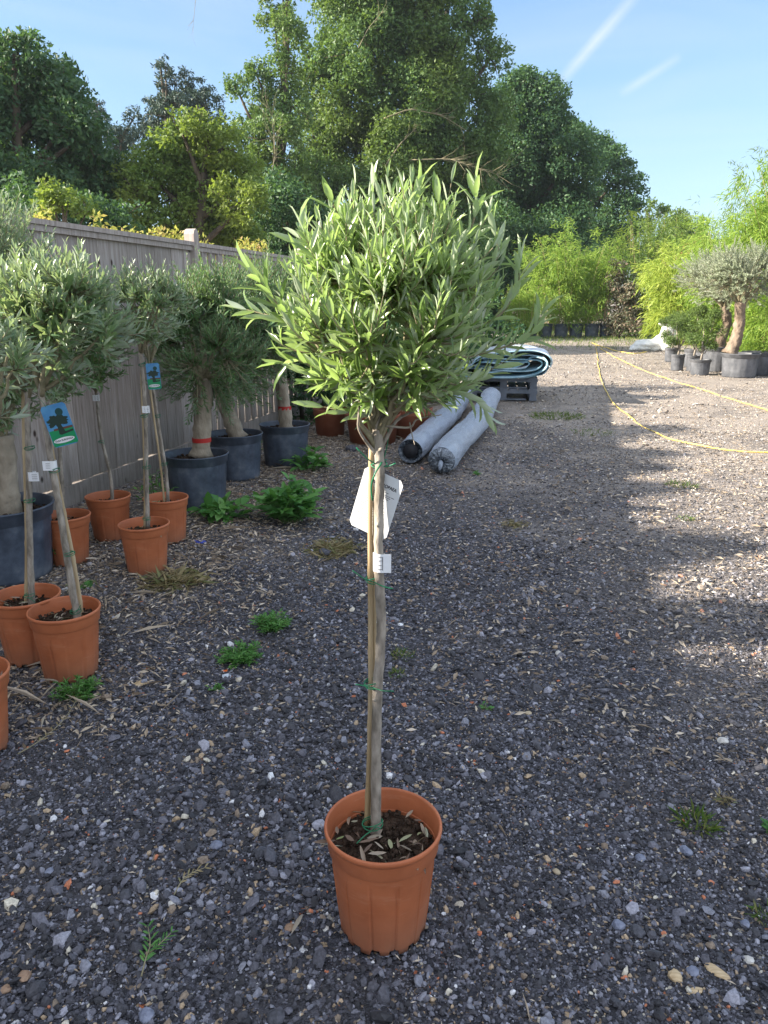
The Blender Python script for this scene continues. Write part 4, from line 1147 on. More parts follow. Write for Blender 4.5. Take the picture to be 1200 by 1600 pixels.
tub_shrub('dark shrub in the wide terracotta tub straight behind the front olive stem', (-.12, 8.1), .30, .30, [(0, 0, .65, .3), (-.1, 0, 1.0, .3), (.15, .1, 1.25, .3)], 72)
tub_shrub('dark shrub in the terracotta tub behind the end of the plastic wrapped rolls', (.27, 8.45), .27, .32, [(0, 0, .65, .3), (.1, 0, 1.0, .32), (-.1, .1, 1.3, .3)], 73)
for k, (x, y) in enumerate(((-.9, 9.6), (.0, 10.4), (.9, 11.6), (1.6, 13.0))):
    hedge('laurel_shrub', ['dark evergreen shrub in the corner where the fence ends', 'dark evergreen shrub behind the terracotta tubs', 'dark evergreen shrub behind the far ends of the rolls', 'dark evergreen shrub behind the folded tarpaulin'][k], 'shrub',
          [(x, y, .4, .5), (x + .2, y, .9, .5), (x - .2, y, 1.35, .45)], M_T_DARK, .08, 1.0, 'dark shrubs beyond the fence end', seed=80 + k)

# ================================================================ ROLLS, PALLETS, TARPAULIN
rng = np.random.default_rng(31)
def roll(label, pts, r, gather, seed):
    global rng
    rng = np.random.default_rng(seed)
    P = curve_pts(pts, 60); base = P[0].copy(); base[2] = 0
    root = thing('wrapped_roll', label, 'roll', base, 'plastic wrapped rolls on the gravel')
    P = P - base; b = MB(); n = 40; V = []
    T = unit(np.gradient(P, axis=0))
    a = np.linspace(0, 2 * PI, n, endpoint=False)
    for i in range(60):
        u = unit(np.cross(T[i], [0, 0, 1.0])); w = np.cross(u, T[i]); s = i / 59
        k = 1.0 if i > 2 else (.90, .97, 1.0)[i]
        rr_ = r * k * (1 + .022 * np.sin(3 * a + 9 * s + seed) + .02 * np.sin(5 * a - 31 * s) + .014 * np.sin(11 * a + 47 * s) + .010 * rng.normal(size=n) + (.03 * math.sin(s * 43 + seed)))
        V.append(P[i] + np.cos(a)[:, None] * rr_[:, None] * u + np.sin(a)[:, None] * rr_[:, None] * w * .94)
    i = np.arange(59)[:, None] * n; j = np.arange(n)[None]; j2 = (j + 1) % n
    b.add(np.concatenate(V), np.stack([i + j, i + j2, i + n + j2, i + n + j], -1).reshape(-1, 4))
    b.obj('wrapping', M_FILM, root)
    # gathered end: film drawn in over the dark core
    b = MB(); V = []; u = unit(np.cross(T[0], [0, 0, 1.0])); w = np.cross(u, T[0]); m_ = 10
    for q in range(m_):
        f = 1 - q / (m_ - 1) * (.93 if gather else .45)
        dep = (.02 + .05 * math.sin(q / (m_ - 1) * PI * .8)) if gather else (.01 - .06 * q / (m_ - 1))
        rr_ = r * .9 * f * (1 + (.10 if gather else .06) * np.sin(a * 14 + rng.normal(0, .15, n)) * min(1, q / 2))
        V.append(P[0] - T[0] * (dep + .012 * np.sin(a * 14 + 1)[:, None] * min(1, q / 3)) + np.cos(a)[:, None] * rr_[:, None] * u + np.sin(a)[:, None] * rr_[:, None] * w * .94)
    i = np.arange(m_ - 1)[:, None] * n
    b.add(np.concatenate(V), np.stack([i + j, i + j2, i + n + j2, i + n + j], -1).reshape(-1, 4)[:, ::-1])
    b.obj('gathered_end', M_FILMD, root)
    if gather:
        b = MB(); c = P[0] - T[0] * .06; b.tube([c, c - T[0] * .03 - np.array([0, 0, .03]), c - T[0] * .035 - np.array([0, 0, .07])], [.022, .026, .010], 8, lump=.3); b.obj('knot', M_FILM, root)
    else:
        b = MB(); b.tube([P[0] - T[0] * .0, P[0] + T[0] * .1], r * .55, 20); b.obj('core', M_INK, root)
m, nt = newmat('film_dark'); v = objco(nt)
c = ramp(nt, noise(nt, 24, 6, v, .7, 1.2), [(.38, (.03, .04, .055)), (.55, (.16, .19, .23)), (.68, (.55, .6, .66))])
finish(nt, principled(nt, c, .25, .7, bump=noise(nt, 30, 5, v, .7, 1), bstr=.7, bdist=.02)); M_FILMD = m
roll('left plastic wrapped roll with an open torn end, lying beside the other roll', [(.24, 6.90, .125), (.50, 8.0, .125), (.80, 9.3, .13), (1.12, 10.9, .16)], .125, False, 3)
roll('right plastic wrapped roll with a gathered knotted end, nearest to the camera', [(.50, 6.50, .125), (.67, 7.2, .13), (1.02, 8.5, .13), (1.28, 9.7, .14), (1.50, 10.8, .16)], .130, True, 4)
def pallet(label, base, size, rz):
    root = thing('plastic_pallet', label, 'pallet', base, 'grey pallets under the tarpaulin', rz)
    w, d, h = size
    b = MB()
    for k in range(7): b.box((-w / 2 + w * (k + .5) / 7, 0, h - .012), (w / 7 - .02, d, .024))
    b.box((0, -d / 2 + .02, h - .045), (w, .04, .042)); b.box((0, d / 2 - .02, h - .045), (w, .04, .042))
    b.obj('deck', M_PALLET, root, smooth=False)
    for x in (-1, 0, 1):
        for y in (-1, 0, 1):
            b = MB(); b.box((x * (w / 2 - .06), y * (d / 2 - .07), h / 2 - .02), (.10, .12, h - .09)); b.obj('block', M_PALLET, root, smooth=False)
    for x in (-1, 0, 1):
        b = MB(); b.box((x * (w / 2 - .06), 0, .012), (.11, d, .024)); b.obj('runner', M_PALLET, root, smooth=False)
    b = MB(); b.box((0, -d / 2 + .05, .012 + .004), (w - .33, .09, .022)); b.obj('runner', M_PALLET, root, smooth=False)
PB = np.array([1.86, 12.1, 0])
pallet('grey plastic pallet on the gravel, lower one under the folded tarpaulin', PB + [0, 0, .012], (1.0, 1.2, .17), R(-8))
pallet('grey plastic pallet directly under the folded tarpaulin, upper one', PB + [0, 0, .184], (1.0, 1.2, .17), R(-8))
# folded sheet: one long ribbon laid to and fro
prof = [(-1.35, .20), (-1.1, .30), (-.8, .372), (-.3, .375), (.2, .378), (.55, .40), (.78, .47), (.86, .56), (.80, .64), (.66, .66), (.58, .60), (.40, .50), (.15, .455), (-.05, .45), (-.15, .50), (-.08, .57), (.10, .575), (.22, .55), (.14, .51), (.02, .515)]
prof_top = [(-1.45, .20), (-1.2, .34), (-.9, .43), (-.55, .50), (-.25, .55), (-.16, .64), (-.02, .70), (.20, .725), (.45, .73), (.70, .725), (.86, .69), (.92, .61), (.90, .53)]
root = thing('folded_tarpaulin', 'white and teal plastic sheeting folded in thick loops on the grey pallets', 'tarpaulin', PB + [-.26, 0, .36], rz=R(-8))
def ribbon(pr, y0, y1, th, mats, nm, wav):
    P = np.array([(x, 0, z - .36) for x, z in pr]); P = curve_pts(P, 90); P[:, 1] = 0
    T = unit(np.gradient(P, axis=0)); Nn = np.stack([-T[:, 2], T[:, 0] * 0, T[:, 0]], -1)
    ys_ = np.linspace(y0, y1, 16); V = []
    for si, sg in enumerate((1, -1)):
        for k, y in enumerate(ys_):
            s = np.arange(90)
            off = sg * th / 2 + wav * (np.sin(s * .22 + k * .5) * .5 + np.sin(s * .09 - k * .8 + 2))
            Q = P + Nn * off[:, None]; Q[:, 1] = y + (.05 * np.sin(s * .13 + 1) + .03 * np.sin(s * .31)) * (1 if k == 0 else .4)
            Q[:, 0] += .10 * (y - y0) * 0
            V.append(Q)
    V = np.concatenate(V); n = 90; ny = 16
    def idx(side, k, s): return side * n * ny + k * n + s
    F0_, F1_, F2_ = [], [], []
    for k in range(ny - 1):
        for s in range(n - 1):
            F0_.append([idx(0, k, s), idx(0, k, s + 1), idx(0, k + 1, s + 1), idx(0, k + 1, s)])
            F1_.append([idx(1, k, s), idx(1, k + 1, s), idx(1, k + 1, s + 1), idx(1, k, s + 1)])
    for s in range(n - 1):
        for k in (0, ny - 1): F2_.append([idx(0, k, s), idx(1, k, s), idx(1, k, s + 1), idx(0, k, s + 1)])
    for k in range(ny - 1):
        for s in (0, n - 1): F2_.append([idx(0, k, s), idx(0, k + 1, s), idx(1, k + 1, s), idx(1, k, s)])
    b = MB(); b.add(V, F0_, 0); b.add(np.zeros((0, 3)), np.array(F1_) - b.n + 0, 1) if False else None
    b.f[4].append(np.array(F1_)); b.mi[4].append(np.full(len(F1_), 1)); b.f[4].append(np.array(F2_)); b.mi[4].append(np.full(len(F2_), 1))
    return b.obj(nm, mats, root)
ribbon(prof, -.78, .62, .020, (M_SHEETB, M_SHEETB), 'lower_folds', .012)
ribbon([(x + .03, z - .055 if z > .42 else z - .02) for x, z in prof[3:9]], -.72, .6, .018, (M_SHEETB, M_SHEETB), 'lower_folds', .006)
for q, (sx, sz) in enumerate(((.88, .70), (.60, .42))):
    ribbon([(x if x < .2 else .2 + (x - .2) * sx, .555 + (z - .555) * sz) for x, z in ((-.35, .44), (0, .44), (.35, .44), (.70, .45), (.84, .52), (.86, .60), (.76, .67), (.45, .68), (.15, .67), (-.05, .655))], -.76 + .01 * q, .6, .016, (M_SHEETB, M_SHEETB) if q != 1 else (M_SHEETW, M_SHEETB), 'inner_fold', .014)
ribbon(prof_top, -.86, .66, .016, (M_SHEETW, M_SHEETB), 'top_fold', .020)
ribbon([(x * .97 - .02, z - .045) for x, z in prof_top[3:]], -.79, .6, .014, (M_SHEETW, M_SHEETB), 'top_fold', .008)

# ================================================================ FAR END AND RIGHT SIDE
b1 = G(893, 527)
row5 = [(b1[0] - 1.75 + .62 * k, b1[1] - .3 + .1 * (k % 2), .30, .55) for k in range(6)]
bamboo('potted_bamboo', 'bright green arching bamboos in a row of black pots at the end of the road', (b1[0], b1[1] + .2), 2.75, 4.15, 42, 22000, .20, M_BAM, .55, 201, low=.15, d=1.6, potrow=row5)
bamboo('bamboo', 'low yellow green bamboo left of the row of black pots, behind the tarpaulin', (5.6, 31.5), 1.8, 2.1, 16, 7000, .15, M_BAM, .4, 202, low=.1)
bamboo('bamboo', 'darker green bamboo between the potted row and the pinkish shrub', (9.25, 35.5), 1.9, 3.9, 22, 9000, .16, M_T_DARK, .3, 203, low=.15)
bamboo('bamboo', 'dense yellow drooping bamboo in the middle of the right hand row', (10.75, 27.2), 2.9, 3.2, 52, 26000, .26, M_BAMY, .45, 204, low=.02, d=2.0)
bamboo('bamboo', 'tall feathery green bamboo rising behind the yellow one', (11.2, 33.0), 3.4, 5.0, 34, 16000, .22, M_T_LIGHT, .35, 205, low=.1)
bamboo('bamboo', 'yellow green bamboo behind the two thick trunked olives', (10.6, 23.5), 3.0, 3.6, 34, 20000, .20, M_BAM, .4, 206, low=.02, d=2)
bamboo('bamboo', 'towering light green bamboo at the right edge of the photo', (9.45, 18.4), 2.3, 4.5, 64, 60000, .17, M_BAM, .40, 207, low=.06, d=2.2)
bamboo('bamboo', 'broad leaved green bamboo low at the right edge, behind the last pots', (8.6, 15.9), 1.6, 1.55, 26, 6500, .16, M_BAM, .35, 208, low=.02, d=1.0)
bamboo('bamboo', 'thin feathery bamboo canes leaning into the sky at the right edge', (10.2, 20.2), 2.2, 5.9, 7, 2600, .15, M_T_LIGHT, .85, 209, low=.62, d=1.0)
bamboo('bamboo', 'pale green bamboo peering out between the two tall bamboos', (13.0, 30.0), 3.5, 4.6, 26, 14000, .22, M_T_LIGHT, .35, 210, low=.1)
tree('rusty_shrub', 'rusty orange shrub top between the bamboos', 'shrub', [(1085, 385, 14), (1095, 410, 18), (1075, 405, 14), (1100, 440, 22)], 30, M_RUST, .09, 1.0, seed=114, depth=.4, trunk_r=.06)
tree('variegated_shrub', 'pinkish grey variegated shrub trained on a cane frame at the end of the road', 'shrub', [(968, 425, 18), (962, 455, 16), (975, 475, 20), (960, 500, 17), (985, 505, 18), (972, 455, 20), (955, 520, 10)], 31.5, M_COPPER, .11, 1.3, seed=115, depth=.3, trunk_r=.05)
rng = np.random.default_rng(5)
fr = thing('cane_frame', 'leaning bamboo cane frame left of the pinkish variegated shrub', 'frame', G(947, 527))
f0 = G(947, 527)
for (p, q) in (((950, 438), (943, 527)), ((953, 440), (948, 527)), ((922, 498), (948, 480))):
    b = MB(); b.tube([A(*p, f0[1]) - f0, A(*q, f0[1] - .1) - f0], .035, 7); b.obj('cane', M_CANE, fr)
# sack
rng = np.random.default_rng(9)
def lump_mesh(blobs, mat, nm, root, rough=.14, seg=26):
    b = MB()
    for (x, y, z, rx, ry, rz_) in blobs:
        u = np.linspace(0, PI, seg); a = np.linspace(0, 2 * PI, seg * 2, endpoint=False)
        uu, aa = np.meshgrid(u, a, indexing='ij')
        k = 1 + rough * (np.sin(3 * aa + 2 * uu) * .4 + np.sin(5 * uu + aa * 2 + x * 9) * .4 + np.sin(9 * aa - 5 * uu) * .2 + rng.normal(size=uu.shape) * .12) * np.sin(uu)
        V = np.stack([x + rx * k * np.sin(uu) * np.cos(aa), y + ry * k * np.sin(uu) * np.sin(aa), np.maximum(0, z + rz_ * k * np.cos(uu))], -1)
        n = seg * 2; i = np.arange(seg - 1)[:, None] * n; j = np.arange(n)[None]; j2 = (j + 1) % n
        b.add(V, np.stack([i + j, i + n + j, i + n + j2, i + j2], -1).reshape(-1, 4))
    return b.obj(nm, mat, root)
s0 = G(1018, 548)
sk = thing('bulk_bag', 'crumpled white woven bag lying beyond the small black pots', 'bag', s0)
lump_mesh([(-.1, 0, .14, .52, .35, .20), (-.35, -.1, .08, .35, .25, .12), (.28, 0, .22, .30, .28, .26)], M_SACK, 'bag', sk)
s1 = G(1041, 549)
sk = thing('bulk_bag', 'upright white bag top showing behind the small topiary pines', 'bag', s1)
lump_mesh([(0, 0, .42, .24, .22, .46), (.02, 0, .80, .30, .2, .12)], M_SACK, 'bag', sk)

# small pots with topiary pines
GP = 'small topiary pines in black pots'
def topiary(label, base, r, h, balls, seed):
    global rng
    rng = np.random.default_rng(seed)
    root = thing('potted_pine', label, 'topiary pine', (base[0], base[1], 0), GP)
    black_pot(root, (0, 0, 0), r, h, M_GREYPOT, 'pot', True, 48)
    st = MB(); lf = MB()
    st.tube([(0, 0, h * .85), (.02, 0, h + .15), (-.01, 0, h + .35)], [.025, .02, .015], 6)
    for (dx, z, rb) in balls:
        st.tube([(0, 0, h + .12), (dx * .6, 0, (h + z) / 2), (dx, 0, z)], [.016, .012, .008], 5)
        for q in range(9):
            d = rdir(1)[0]; clump_leaves(lf, np.array([dx, 0, z]) + d * rb * np.array([.7, .7, .45]), rb * .45, 95, .055, .22, .5, .8)
    st.obj('stem', M_BARK, root); lf.obj('foliage', M_TOPI, root, smooth=False)
topiary('topiary pine in the farthest small black pot, just in front of the white bag', (7.05, 19.2), .17, .33, [(-.1, .62, .20), (.15, .80, .2), (0, 1.05, .2), (-.2, .95, .15)], 91)
topiary('topiary pine in the small black pot, left front of the cluster', (6.30, 16.75), .15, .34, [(-.18, .62, .16), (.1, .75, .18), (.22, .98, .18), (-.1, 1.0, .18)], 92)
topiary('topiary pine in the small black pot squeezed between its two neighbours', (6.58, 16.6), .15, .33, [(.05, .66, .18), (-.12, .88, .18), (.15, 1.05, .2), (0, 1.25, .16)], 93)
topiary('topiary pine in the nearest and widest small black pot', (6.38, 15.72), .21, .31, [(.12, .55, .17), (-.18, .72, .18), (.22, .85, .2), (0, 1.05, .2), (.2, 1.2, .16)], 94)
topiary('topiary pine behind, half hidden by the other small pines', (6.95, 17.6), .2, .40, [(-.1, .8, .2), (.2, .95, .2), (0, 1.2, .22), (-.3, 1.1, .2)], 95)
# two thick trunked olives
GT = 'thick trunked old olives in grey tubs'
big_olive('old knobbly olive in the half hidden grey tub, left of the pair', (7.02, 16.5), .33, .52, [(1122, 547), (1128, 525), (1136, 505), (1132, 478)], (.12, .085), (1122, 434), (.80, .7, .50), 1300, .052, M_OLIVE_S, 96, mats=M_GREYPOT, tm='low', group=GT, scaf=14, lump=.16, wild=.15, up=.6)
big_olive('old twisted olive in the large grey tub, right of the pair', (6.98, 15.3), .37, .46, [(1140, 553), (1150, 530), (1155, 505), (1157, 472)], (.125, .09), (1165, 430), (.85, .75, .56), 1500, .052, M_OLIVE_S, 97, mats=M_GREYPOT, tm='low', group=GT, scaf=14, lump=.16, wild=.15, up=.6)
ep = thing('plant_tub', 'grey tub overlapping behind the large grey tub at the right', 'pot', (7.55, 15.75, 0), GT); black_pot(ep, (0, 0, 0), .33, .46, M_GREYPOT, 'pot')
ep = thing('plant_pot', 'black pot cut off by the right edge of the photo', 'pot', (7.85, 15.3, 0)); black_pot(ep, (0, 0, 0), .18, .30, M_BLACK, 'pot')
ep = thing('plant_tub', 'grey tub standing behind the small topiary pots', 'pot', (7.15, 17.4, 0), GT); black_pot(ep, (0, 0, 0), .26, .42, M_GREYPOT, 'pot')

# hoses
def hose(label, px, seed, wob=.02, r=.008):
    global rng
    rng = np.random.default_rng(seed)
    P = np.array([G(*q) for q in px]); P = curve_pts(P, 160)
    w = np.cumsum(rng.normal(0, 1, 160)); w = (w - np.linspace(w[0], w[-1], 160)) * .006
    P[:, 0] += w; P[:, 2] = ground_h(P[:, 0], P[:, 1]) * np.clip(1.2 - np.hypot(P[:, 0], P[:, 1]) / 60, 0, 1) + r + .004
    b0 = P[0].copy(); o = MB().tube(P - b0, r, 8).obj('garden_hose', M_YEL, loc=b0)
    tag(o, label, 'hose', 'yellow garden hoses')
hose('yellow hose curving along the shadow edge to the right side of the photo', [(930, 540), (933, 560), (936, 585), (950, 620), (985, 655), (1040, 685), (1100, 700), (1160, 706), (1215, 708)], 1)
hose('yellow hose running straight from the end of the yard to the right edge', [(938, 545), (965, 560), (1000, 577), (1050, 595), (1110, 614), (1160, 630), (1215, 646)], 2, r=.009)
hose('yellow hose lying across the straw at the far end of the yard', [(925, 536), (950, 545), (985, 553), (1010, 551)], 3, r=.014)

# ================================================================ WEEDS, TUFTS AND LITTER ON THE GRAVEL
def weed(label, pos, R_, n, L, asp, seed, name='weed', cat='weed', mat=None, up=.6, tm='full', h=.15, group='weeds in the gravel', curl=.25, stems=10):
    global rng
    rng = np.random.default_rng(seed)
    b0 = np.array([pos[0], pos[1], float(ground_h(pos[0], pos[1]))])
    root = thing(name, label, cat, b0, group)
    st = MB(); lf = MB(); per = max(1, n // stems)
    for k in range(stems):
        a = rng.uniform(0, 2 * PI); q = R_ * math.sqrt(rng.random()) * .85; e = np.array([math.cos(a) * q, math.sin(a) * q, h * rng.uniform(.35, 1) * (1 - .5 * q / R_)])
        P = curve_pts([(e[0] * .25, e[1] * .25, 0), (e[0] * .6, e[1] * .6, e[2] * .7), e], 8)
        st.tube(P, np.linspace(.0030, .0012, 8), 5, cap=False)
        t = rng.uniform(.15, 1, per); ii = (t * 7).astype(int)
        PP = P[ii] + rng.normal(size=(per, 3)) * .004
        d = rdir(per) * np.array([1, 1, .4]) + np.array([math.cos(a) * .5, math.sin(a) * .5, up])
        leaves(lf, PP, d, rdir(per) * .35 + np.array([0, 0, 1.0]), L * rng.uniform(.5, 1.2, per), L * asp * rng.uniform(.8, 1.2, per), tm, np.full(per, curl) + rng.normal(0, .1, per))
    st.obj('stem', simple('weed_stem', (.10, .17, .05)) if 'weed_stem' not in bpy.data.materials else bpy.data.materials['weed_stem'], root)
    lf.obj('foliage', mat or M_WEED, root)
weed('large leafy sow thistle clump on the gravel in front of the black tubs', G(452, 812)[:2], .29, 420, .11, .42, 301, stems=48, h=.36)
weed('broad leaved weed left of the big thistle clump, beside the nearest black tub', G(350, 808)[:2], .25, 110, .12, .45, 302, stems=22, h=.17, up=.3)
weed('leafy weed behind the big thistle clump, below the farthest tub', G(487, 735)[:2], .24, 100, .12, .42, 303, stems=18, h=.25)
weed('feathery green weed patch, lower one of the two in the left gravel', G(375, 1028)[:2], .13, 900, .026, .30, 304, stems=46, h=.075, tm='low')
weed('feathery green weed patch, upper one of the two in the left gravel', G(425, 982)[:2], .12, 850, .026, .30, 305, stems=42, h=.095, tm='low')
weed('small weed tuft growing against the foot of the near terracotta pot', G(120, 1088)[:2], .12, 360, .030, .26, 306, stems=36, h=.10, tm='low')
weed('dock leaves at the foot of the fence between the near pots and the rear pot', G(130, 915)[:2], .13, 14, .12, .62, 307, stems=8, h=.05, up=.1)
weed('dark weed growing between the big black tub and the hidden terracotta pot', G(88, 880)[:2], .10, 50, .06, .3, 308, stems=12, h=.18)
weed('low weed between the first black tub and the pair of terracotta pots', (-1.62, 5.3), .2, 120, .05, .3, 309, stems=22, h=.35)
weed('low weed behind the second black tub at the fence', (-1.30, 7.4), .2, 110, .06, .3, 310, stems=20, h=.35)
weed('small green weed beside the stem of the front olive, near the fallen wrapper', G(338, 1078)[:2], .04, 60, .02, .3, 311, stems=12, h=.02, tm='low')
weed('tiny green weed right of the gathered roll end', G(745, 742)[:2], .05, 40, .03, .4, 312, stems=12, h=.04)
weed('small clover weed in the gravel right of the front olive', G(760, 1106)[:2], .035, 20, .014, .7, 313, stems=8, h=.015)
weed('green weed cut by the right edge low in the photo', G(1198, 1292)[:2], .03, 30, .02, .5, 314, stems=8, h=.02)
def tuft(label, pos, R_, n, L, seed, mat=None):
    global rng
    rng = np.random.default_rng(seed)
    z = float(ground_h(pos[0], pos[1])); a = rng.uniform(0, 2 * PI, n); q = R_ * np.sqrt(rng.random(n))
    P = np.stack([q * np.cos(a), q * np.sin(a), np.zeros(n)], -1)
    D = P / R_ * .9 + rng.normal(size=(n, 3)) * .35 + np.array([0, 0, .75]); D[:, 2] = np.abs(D[:, 2]) * (.28 if mat is M_DRY else 1)
    if mat is M_DRY:
        P[:, :2] *= rng.random(n)[:, None] ** .6; P[:, 2] = rng.uniform(.006, .022, n); a2 = rng.uniform(0, 2 * PI, n)
        D = np.stack([np.cos(a2), np.sin(a2), rng.normal(.05, .22, n)], -1)
    b = MB(); leaves(b, P, D, rdir(n) + np.array([0, 0, .6]), L * rng.uniform(.4, 1.3, n), L * (.09 if mat is not M_DRY else .05), 'low', np.full(n, .15) + rng.normal(0, .25, n))
    o = b.obj('grass_tuft', mat or M_GRASS, loc=(pos[0], pos[1], z), smooth=False)
    tag(o, label, 'grass', 'grass tufts in the gravel')
tuft('green grass tuft with a pale patch beside it, low at the right', G(1088, 1282)[:2], .045, 110, .045, 321)
tuft('dry straw coloured grass tuft just above the green one at the right', G(1133, 1252)[:2], .035, 60, .03, 322, M_DRY)
tuft('green tuft at the right edge, below the middle', G(1195, 1425)[:2], .025, 60, .03, 323)
tuft('grass strip on the shaded road right of the pallets', G(870, 652)[:2], .34, 420, .06, 324)
tuft('grass patch with dry blades in the middle of the shaded road', G(805, 822)[:2], .12, 200, .045, 325, M_DRY)
tuft('small green grass patch at the shadow edge on the right', G(1065, 758)[:2], .12, 190, .04, 326)
tuft('grass tuft in the sun below the hose', G(1070, 812)[:2], .05, 60, .035, 327)
tuft('green tuft just right of the front stem, the upper of two', G(628, 1025)[:2], .045, 100, .028, 328)
tuft('green tuft just right of the front stem, the lower of two', G(620, 1055)[:2], .025, 60, .028, 329)
tuft('green grass patch right of the grass strip on the road', G(925, 675)[:2], .25, 200, .05, 330)
tuft('dry grass heap at the left of the front stem, behind the hanging card', G(520, 858)[:2], .20, 900, .07, 331, M_DRY)
tuft('dry grass heap below the pair of terracotta pots', G(270, 910)[:2], .20, 700, .09, 332, M_DRY)
rng = np.random.default_rng(55)
n = 9000; y = rng.uniform(24, 40, n); x = y * rng.uniform(.17, .36, n)
k = rng.random(n) < np.clip((y - 26) / 6, .12, 1); x, y = x[k], y[k]; n = len(x)
b = MB(); leaves(b, np.stack([x, y, np.zeros(n)], -1), rng.normal(size=(n, 3)) * .4 + np.array([0, 0, 1]), rdir(n), rng.uniform(.06, .16, n), .02, 'low')
tag(b.obj('grass', M_GRASS, smooth=False), 'grass verge under the bamboos at the end of the yard', 'grass', kind='stuff')

# single stones, chips and rubbish that can be told apart
def rock(label, px, r, mat, seed, flat=.65, cat='stone', name='stone', elong=1.0):
    global rng
    rng = np.random.default_rng(seed)
    p = G(*px); bm = bmesh_ico = None
    V, F = IV.copy(), IF.copy()
    # one subdivision
    cache = {}; V = list(map(tuple, V)); NF = []
    def mid(a, c):
        k = (min(a, c), max(a, c))
        if k not in cache:
            m_ = unit((np.array(V[a]) + np.array(V[c])) / 2); V.append(tuple(m_)); cache[k] = len(V) - 1
        return cache[k]
    for a, c, d in F:
        e, f, g2 = mid(a, c), mid(c, d), mid(d, a); NF += [[a, e, g2], [e, c, f], [g2, f, d], [e, f, g2]]
    V = np.array(V); dirs = rdir(9)
    k = np.ones(len(V))
    for d in dirs:   # plane cuts give broken facets
        t_ = V @ d; k = np.minimum(k, np.where(t_ > .05, .72 / np.maximum(t_, .05), 9))
    V = V * k[:, None] * (1 + rng.uniform(-.04, .04, len(V)))[:, None] * np.array([r * elong, r, r * flat])
    a = rng.uniform(0, PI); V[:, :2] = V[:, :2] @ np.array([[math.cos(a), -math.sin(a)], [math.sin(a), math.cos(a)]])
    o = MB().add(V, NF).obj(name, mat, loc=(p[0], p[1], float(ground_h(p[0], p[1])) + r * flat * .45), smooth=False)
    tag(o, label, cat, 'larger stones lying on the gravel' if cat == 'stone' else None)
M_RD = noisy('dark_rock', (.05, .052, .06), (.11, .11, .13), 60, .85, .3, bstr=.6)
M_RB = noisy('blue_grey_rock', (.13, .145, .20), (.26, .28, .36), 60, .8, .3, bstr=.6)
M_RW = noisy('pale_rock', (.45, .42, .38), (.66, .64, .60), 60, .8, .3, bstr=.6)
M_RO = noisy('rusty_rock', (.24, .15, .10), (.38, .26, .18), 50, .85, .2, bstr=.6)
M_RT = noisy('tan_rock', (.34, .27, .18), (.52, .43, .30), 50, .85, .2, bstr=.6)
for q, (lb, px, r, mt) in enumerate([
    ('round blue grey stone left of the front pot', (338, 1324), .019, M_RB), ('flat dark stone right of the round blue grey stone, left of the pot', (408, 1337), .022, M_RD), ('dark stone close to the left side of the front pot', (478, 1338), .020, M_RD),
    ('dark lump of stone below the dry twig, lower left', (196, 1402), .020, M_RD), ('rusty orange stone near the bottom left corner', (36, 1524), .017, M_RO), ('small orange stone under the rusty one at the bottom left', (8, 1543), .013, M_RO),
    ('pale cream stone in the lower left gravel', (269, 1413), .015, M_RW), ('blue grey angular stone at the bottom, left of the twig', (228, 1586), .020, M_RB), ('big dark blue stone at the bottom left of the pot', (433, 1587), .022, M_RD),
    ('pinkish stone beside the long dry leaf', (453, 1450), .014, M_RO), ('blue grey pebble in the left gravel', (76, 1360), .015, M_RB), ('tan stone on the shaded road right of the front stem', (825, 1116), .016, M_RT),
    ('white stone below the hanging card near the front stem', (508, 1448), .010, M_RW), ('cream stone right of the front pot', (870, 1362), .012, M_RT), ('pale grey broken stone lower right', (1000, 1338), .016, M_RB),
    ('dark angular stone beside the pale grey one, lower right', (1072, 1328), .020, M_RB), ('light mottled stone in the coarse patch at the lower right', (966, 1448), .019, M_RB), ('dark flat stone touching the mottled one at the lower right', (995, 1458), .021, M_RD),
    ('round grey pebble above the coarse patch at the right', (1165, 1440), .014, M_RB), ('white pebble beside the cut wood chips', (1170, 1496), .013, M_RW), ('blue grey stone above the chewed bamboo stub', (1082, 1518), .015, M_RB),
    ('flat white stone at the shadow edge on the right', (1130, 1156), .020, M_RW), ('pale square stone on the shaded road', (873, 1020), .018, M_RW), ('dark stone on the gravel below the dry grass heap', (508, 865), .045, M_RD), ('dark stone in front of the terracotta tubs', (548, 703), .07, M_RD)]):
    rock(lb, px, r, mt, 400 + q)
rock('flat broken wood chip on the gravel in front of the near pots', (222, 1066), .026, M_CHIP, 431, .18, 'wood chip', 'wood_chip', 1.5)
rock('long flat wood chip near the bottom right corner', (1120, 1516), .018, M_CHIP, 432, .25, 'wood chip', 'wood_chip', 2.0)
rock('chewed pale bamboo stub near the bottom right corner', (1054, 1528), .016, M_CHIP, 433, .8, 'wood chip', 'wood_chip', 1.3)
rock('splinter of wood standing beside the bamboo stub', (1086, 1548), .012, M_CHIP, 434, .4, 'wood chip', 'wood_chip', 2.0)
rock('scrap of white paper on the gravel right of the front stem', (626, 972), .018, M_WHITE, 435, .15, 'litter', 'paper_scrap', 1.2)
rock('crumpled wrapper with an orange corner on the left gravel', (354, 1056), .022, M_SHEETW, 436, .30, 'litter', 'wrapper', 1.3)
rock('orange corner of the crumpled wrapper on the left gravel', (352, 1046), .010, M_ORANGE, 437, .35, 'litter', 'wrapper', 1.2)
rock('blue plastic scrap beside the rear terracotta pot', (312, 846), .035, M_STRAP, 438, .2, 'litter', 'plastic_scrap', 1.5)
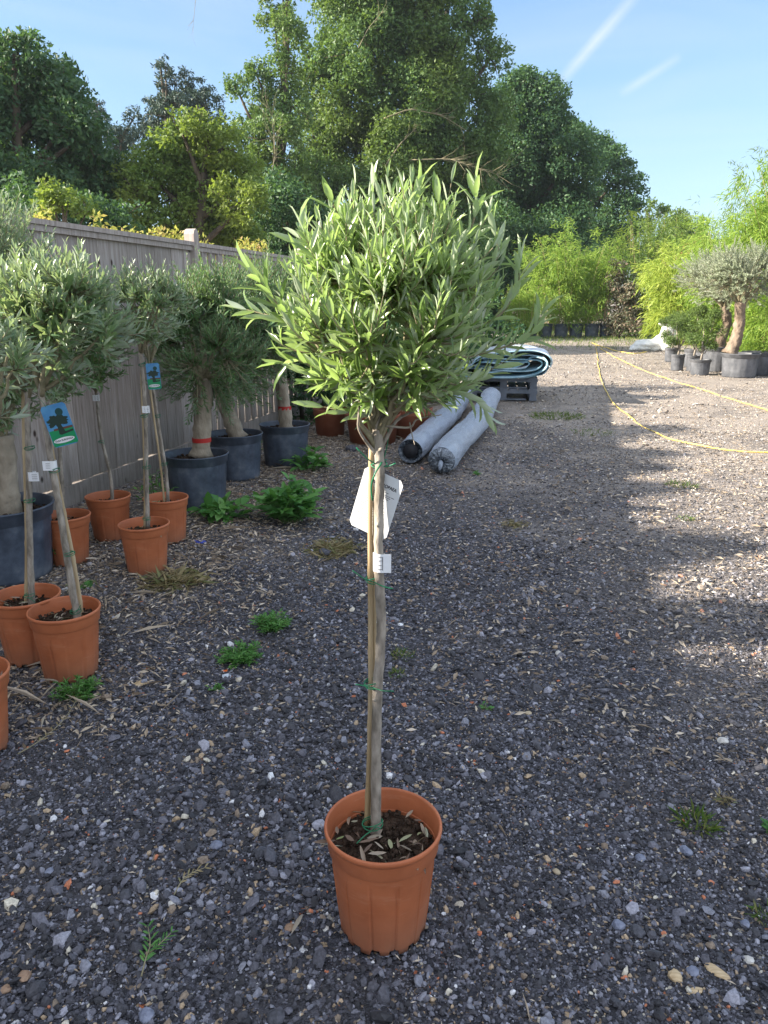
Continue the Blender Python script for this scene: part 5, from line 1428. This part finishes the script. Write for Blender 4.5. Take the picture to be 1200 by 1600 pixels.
def twig(label, px, mat, seed, Lf=.024, n=9):
    global rng
    rng = np.random.default_rng(seed)
    P = curve_pts([G(*q, .010) for q in px], 16); P[:, 2] = .010 + np.linspace(0, .012, 16); b0 = P[0].copy(); P -= b0
    root = thing('fallen_twig', label, 'twig', b0, 'fallen twigs on the gravel')
    MB().tube(P, np.linspace(.0022, .001, 16), 5).obj('stem', M_TWIG, root)
    lf = MB()
    for k in range(n):
        t = 4 + int(11 * k / max(1, n - 1)); tg = unit(P[min(15, t + 1)] - P[t - 1]); s_ = np.cross(tg, [0, 0, 1])
        for sg in (1, -1): leaves(lf, [P[t]], np.array([tg * .75 + s_ * sg * .7 + [0, 0, .15]]), np.array([[0, 0, 1.]]) + rng.normal(size=(1, 3)) * .2, [Lf * rng.uniform(.7, 1.2)], [Lf * .2], 'full', [.1])
    lf.obj('foliage', mat, root)
twig('green olive twig lying on the gravel at the lower left', [(221, 1525), (228, 1500), (235, 1480), (232, 1455)], M_WEED, 441, .028, 7)
twig('side shoot of fallen green olive leaves beside the lower left twig', [(230, 1492), (248, 1480), (268, 1464)], M_WEED, 442, .022, 6)
twig('dry leafy twig on the gravel left of the front pot', [(272, 1398), (285, 1378), (300, 1368), (320, 1362)], M_DRY, 443, .022, 6)
twig('long grey green uprooted stem trailing from the near terracotta pot', [(28, 1178), (60, 1160), (95, 1132), (118, 1100), (122, 1078)], M_DRY, 444, .03, 10)
b = MB(); p = G(465, 1452); leaves(b, [p * 0], np.array([[.35, 1, .1]]), np.array([[.3, 0, 1.]]), [.075], [.011], 'full', [.15])
tag(b.obj('fallen_leaf', bpy.data.materials['fallen_leaf'], loc=(p[0] - .012, p[1] - .03, .014)), 'long pale curled leaf on the gravel left of the front pot', 'leaf')

# thin morning air over the yard
hz = MB(); hz.box((10, 40, 14), (260, 150, 32))
ho = hz.obj('haze', None, smooth=False)
m = bpy.data.materials.new('haze'); m.use_nodes = True; m.node_tree.nodes.clear()
pv = N(m.node_tree, 'ShaderNodeVolumePrincipled'); pv.inputs['Color'].default_value = (.80, .90, 1, 1); pv.inputs['Density'].default_value = .0004; pv.inputs['Anisotropy'].default_value = .3
mo = N(m.node_tree, 'ShaderNodeOutputMaterial'); m.node_tree.links.new(pv.outputs[0], mo.inputs['Volume'])
ho.data.materials.clear(); ho.data.materials.append(m)
tag(ho, 'thin bluish air that softens the far trees', 'haze', kind='stuff')
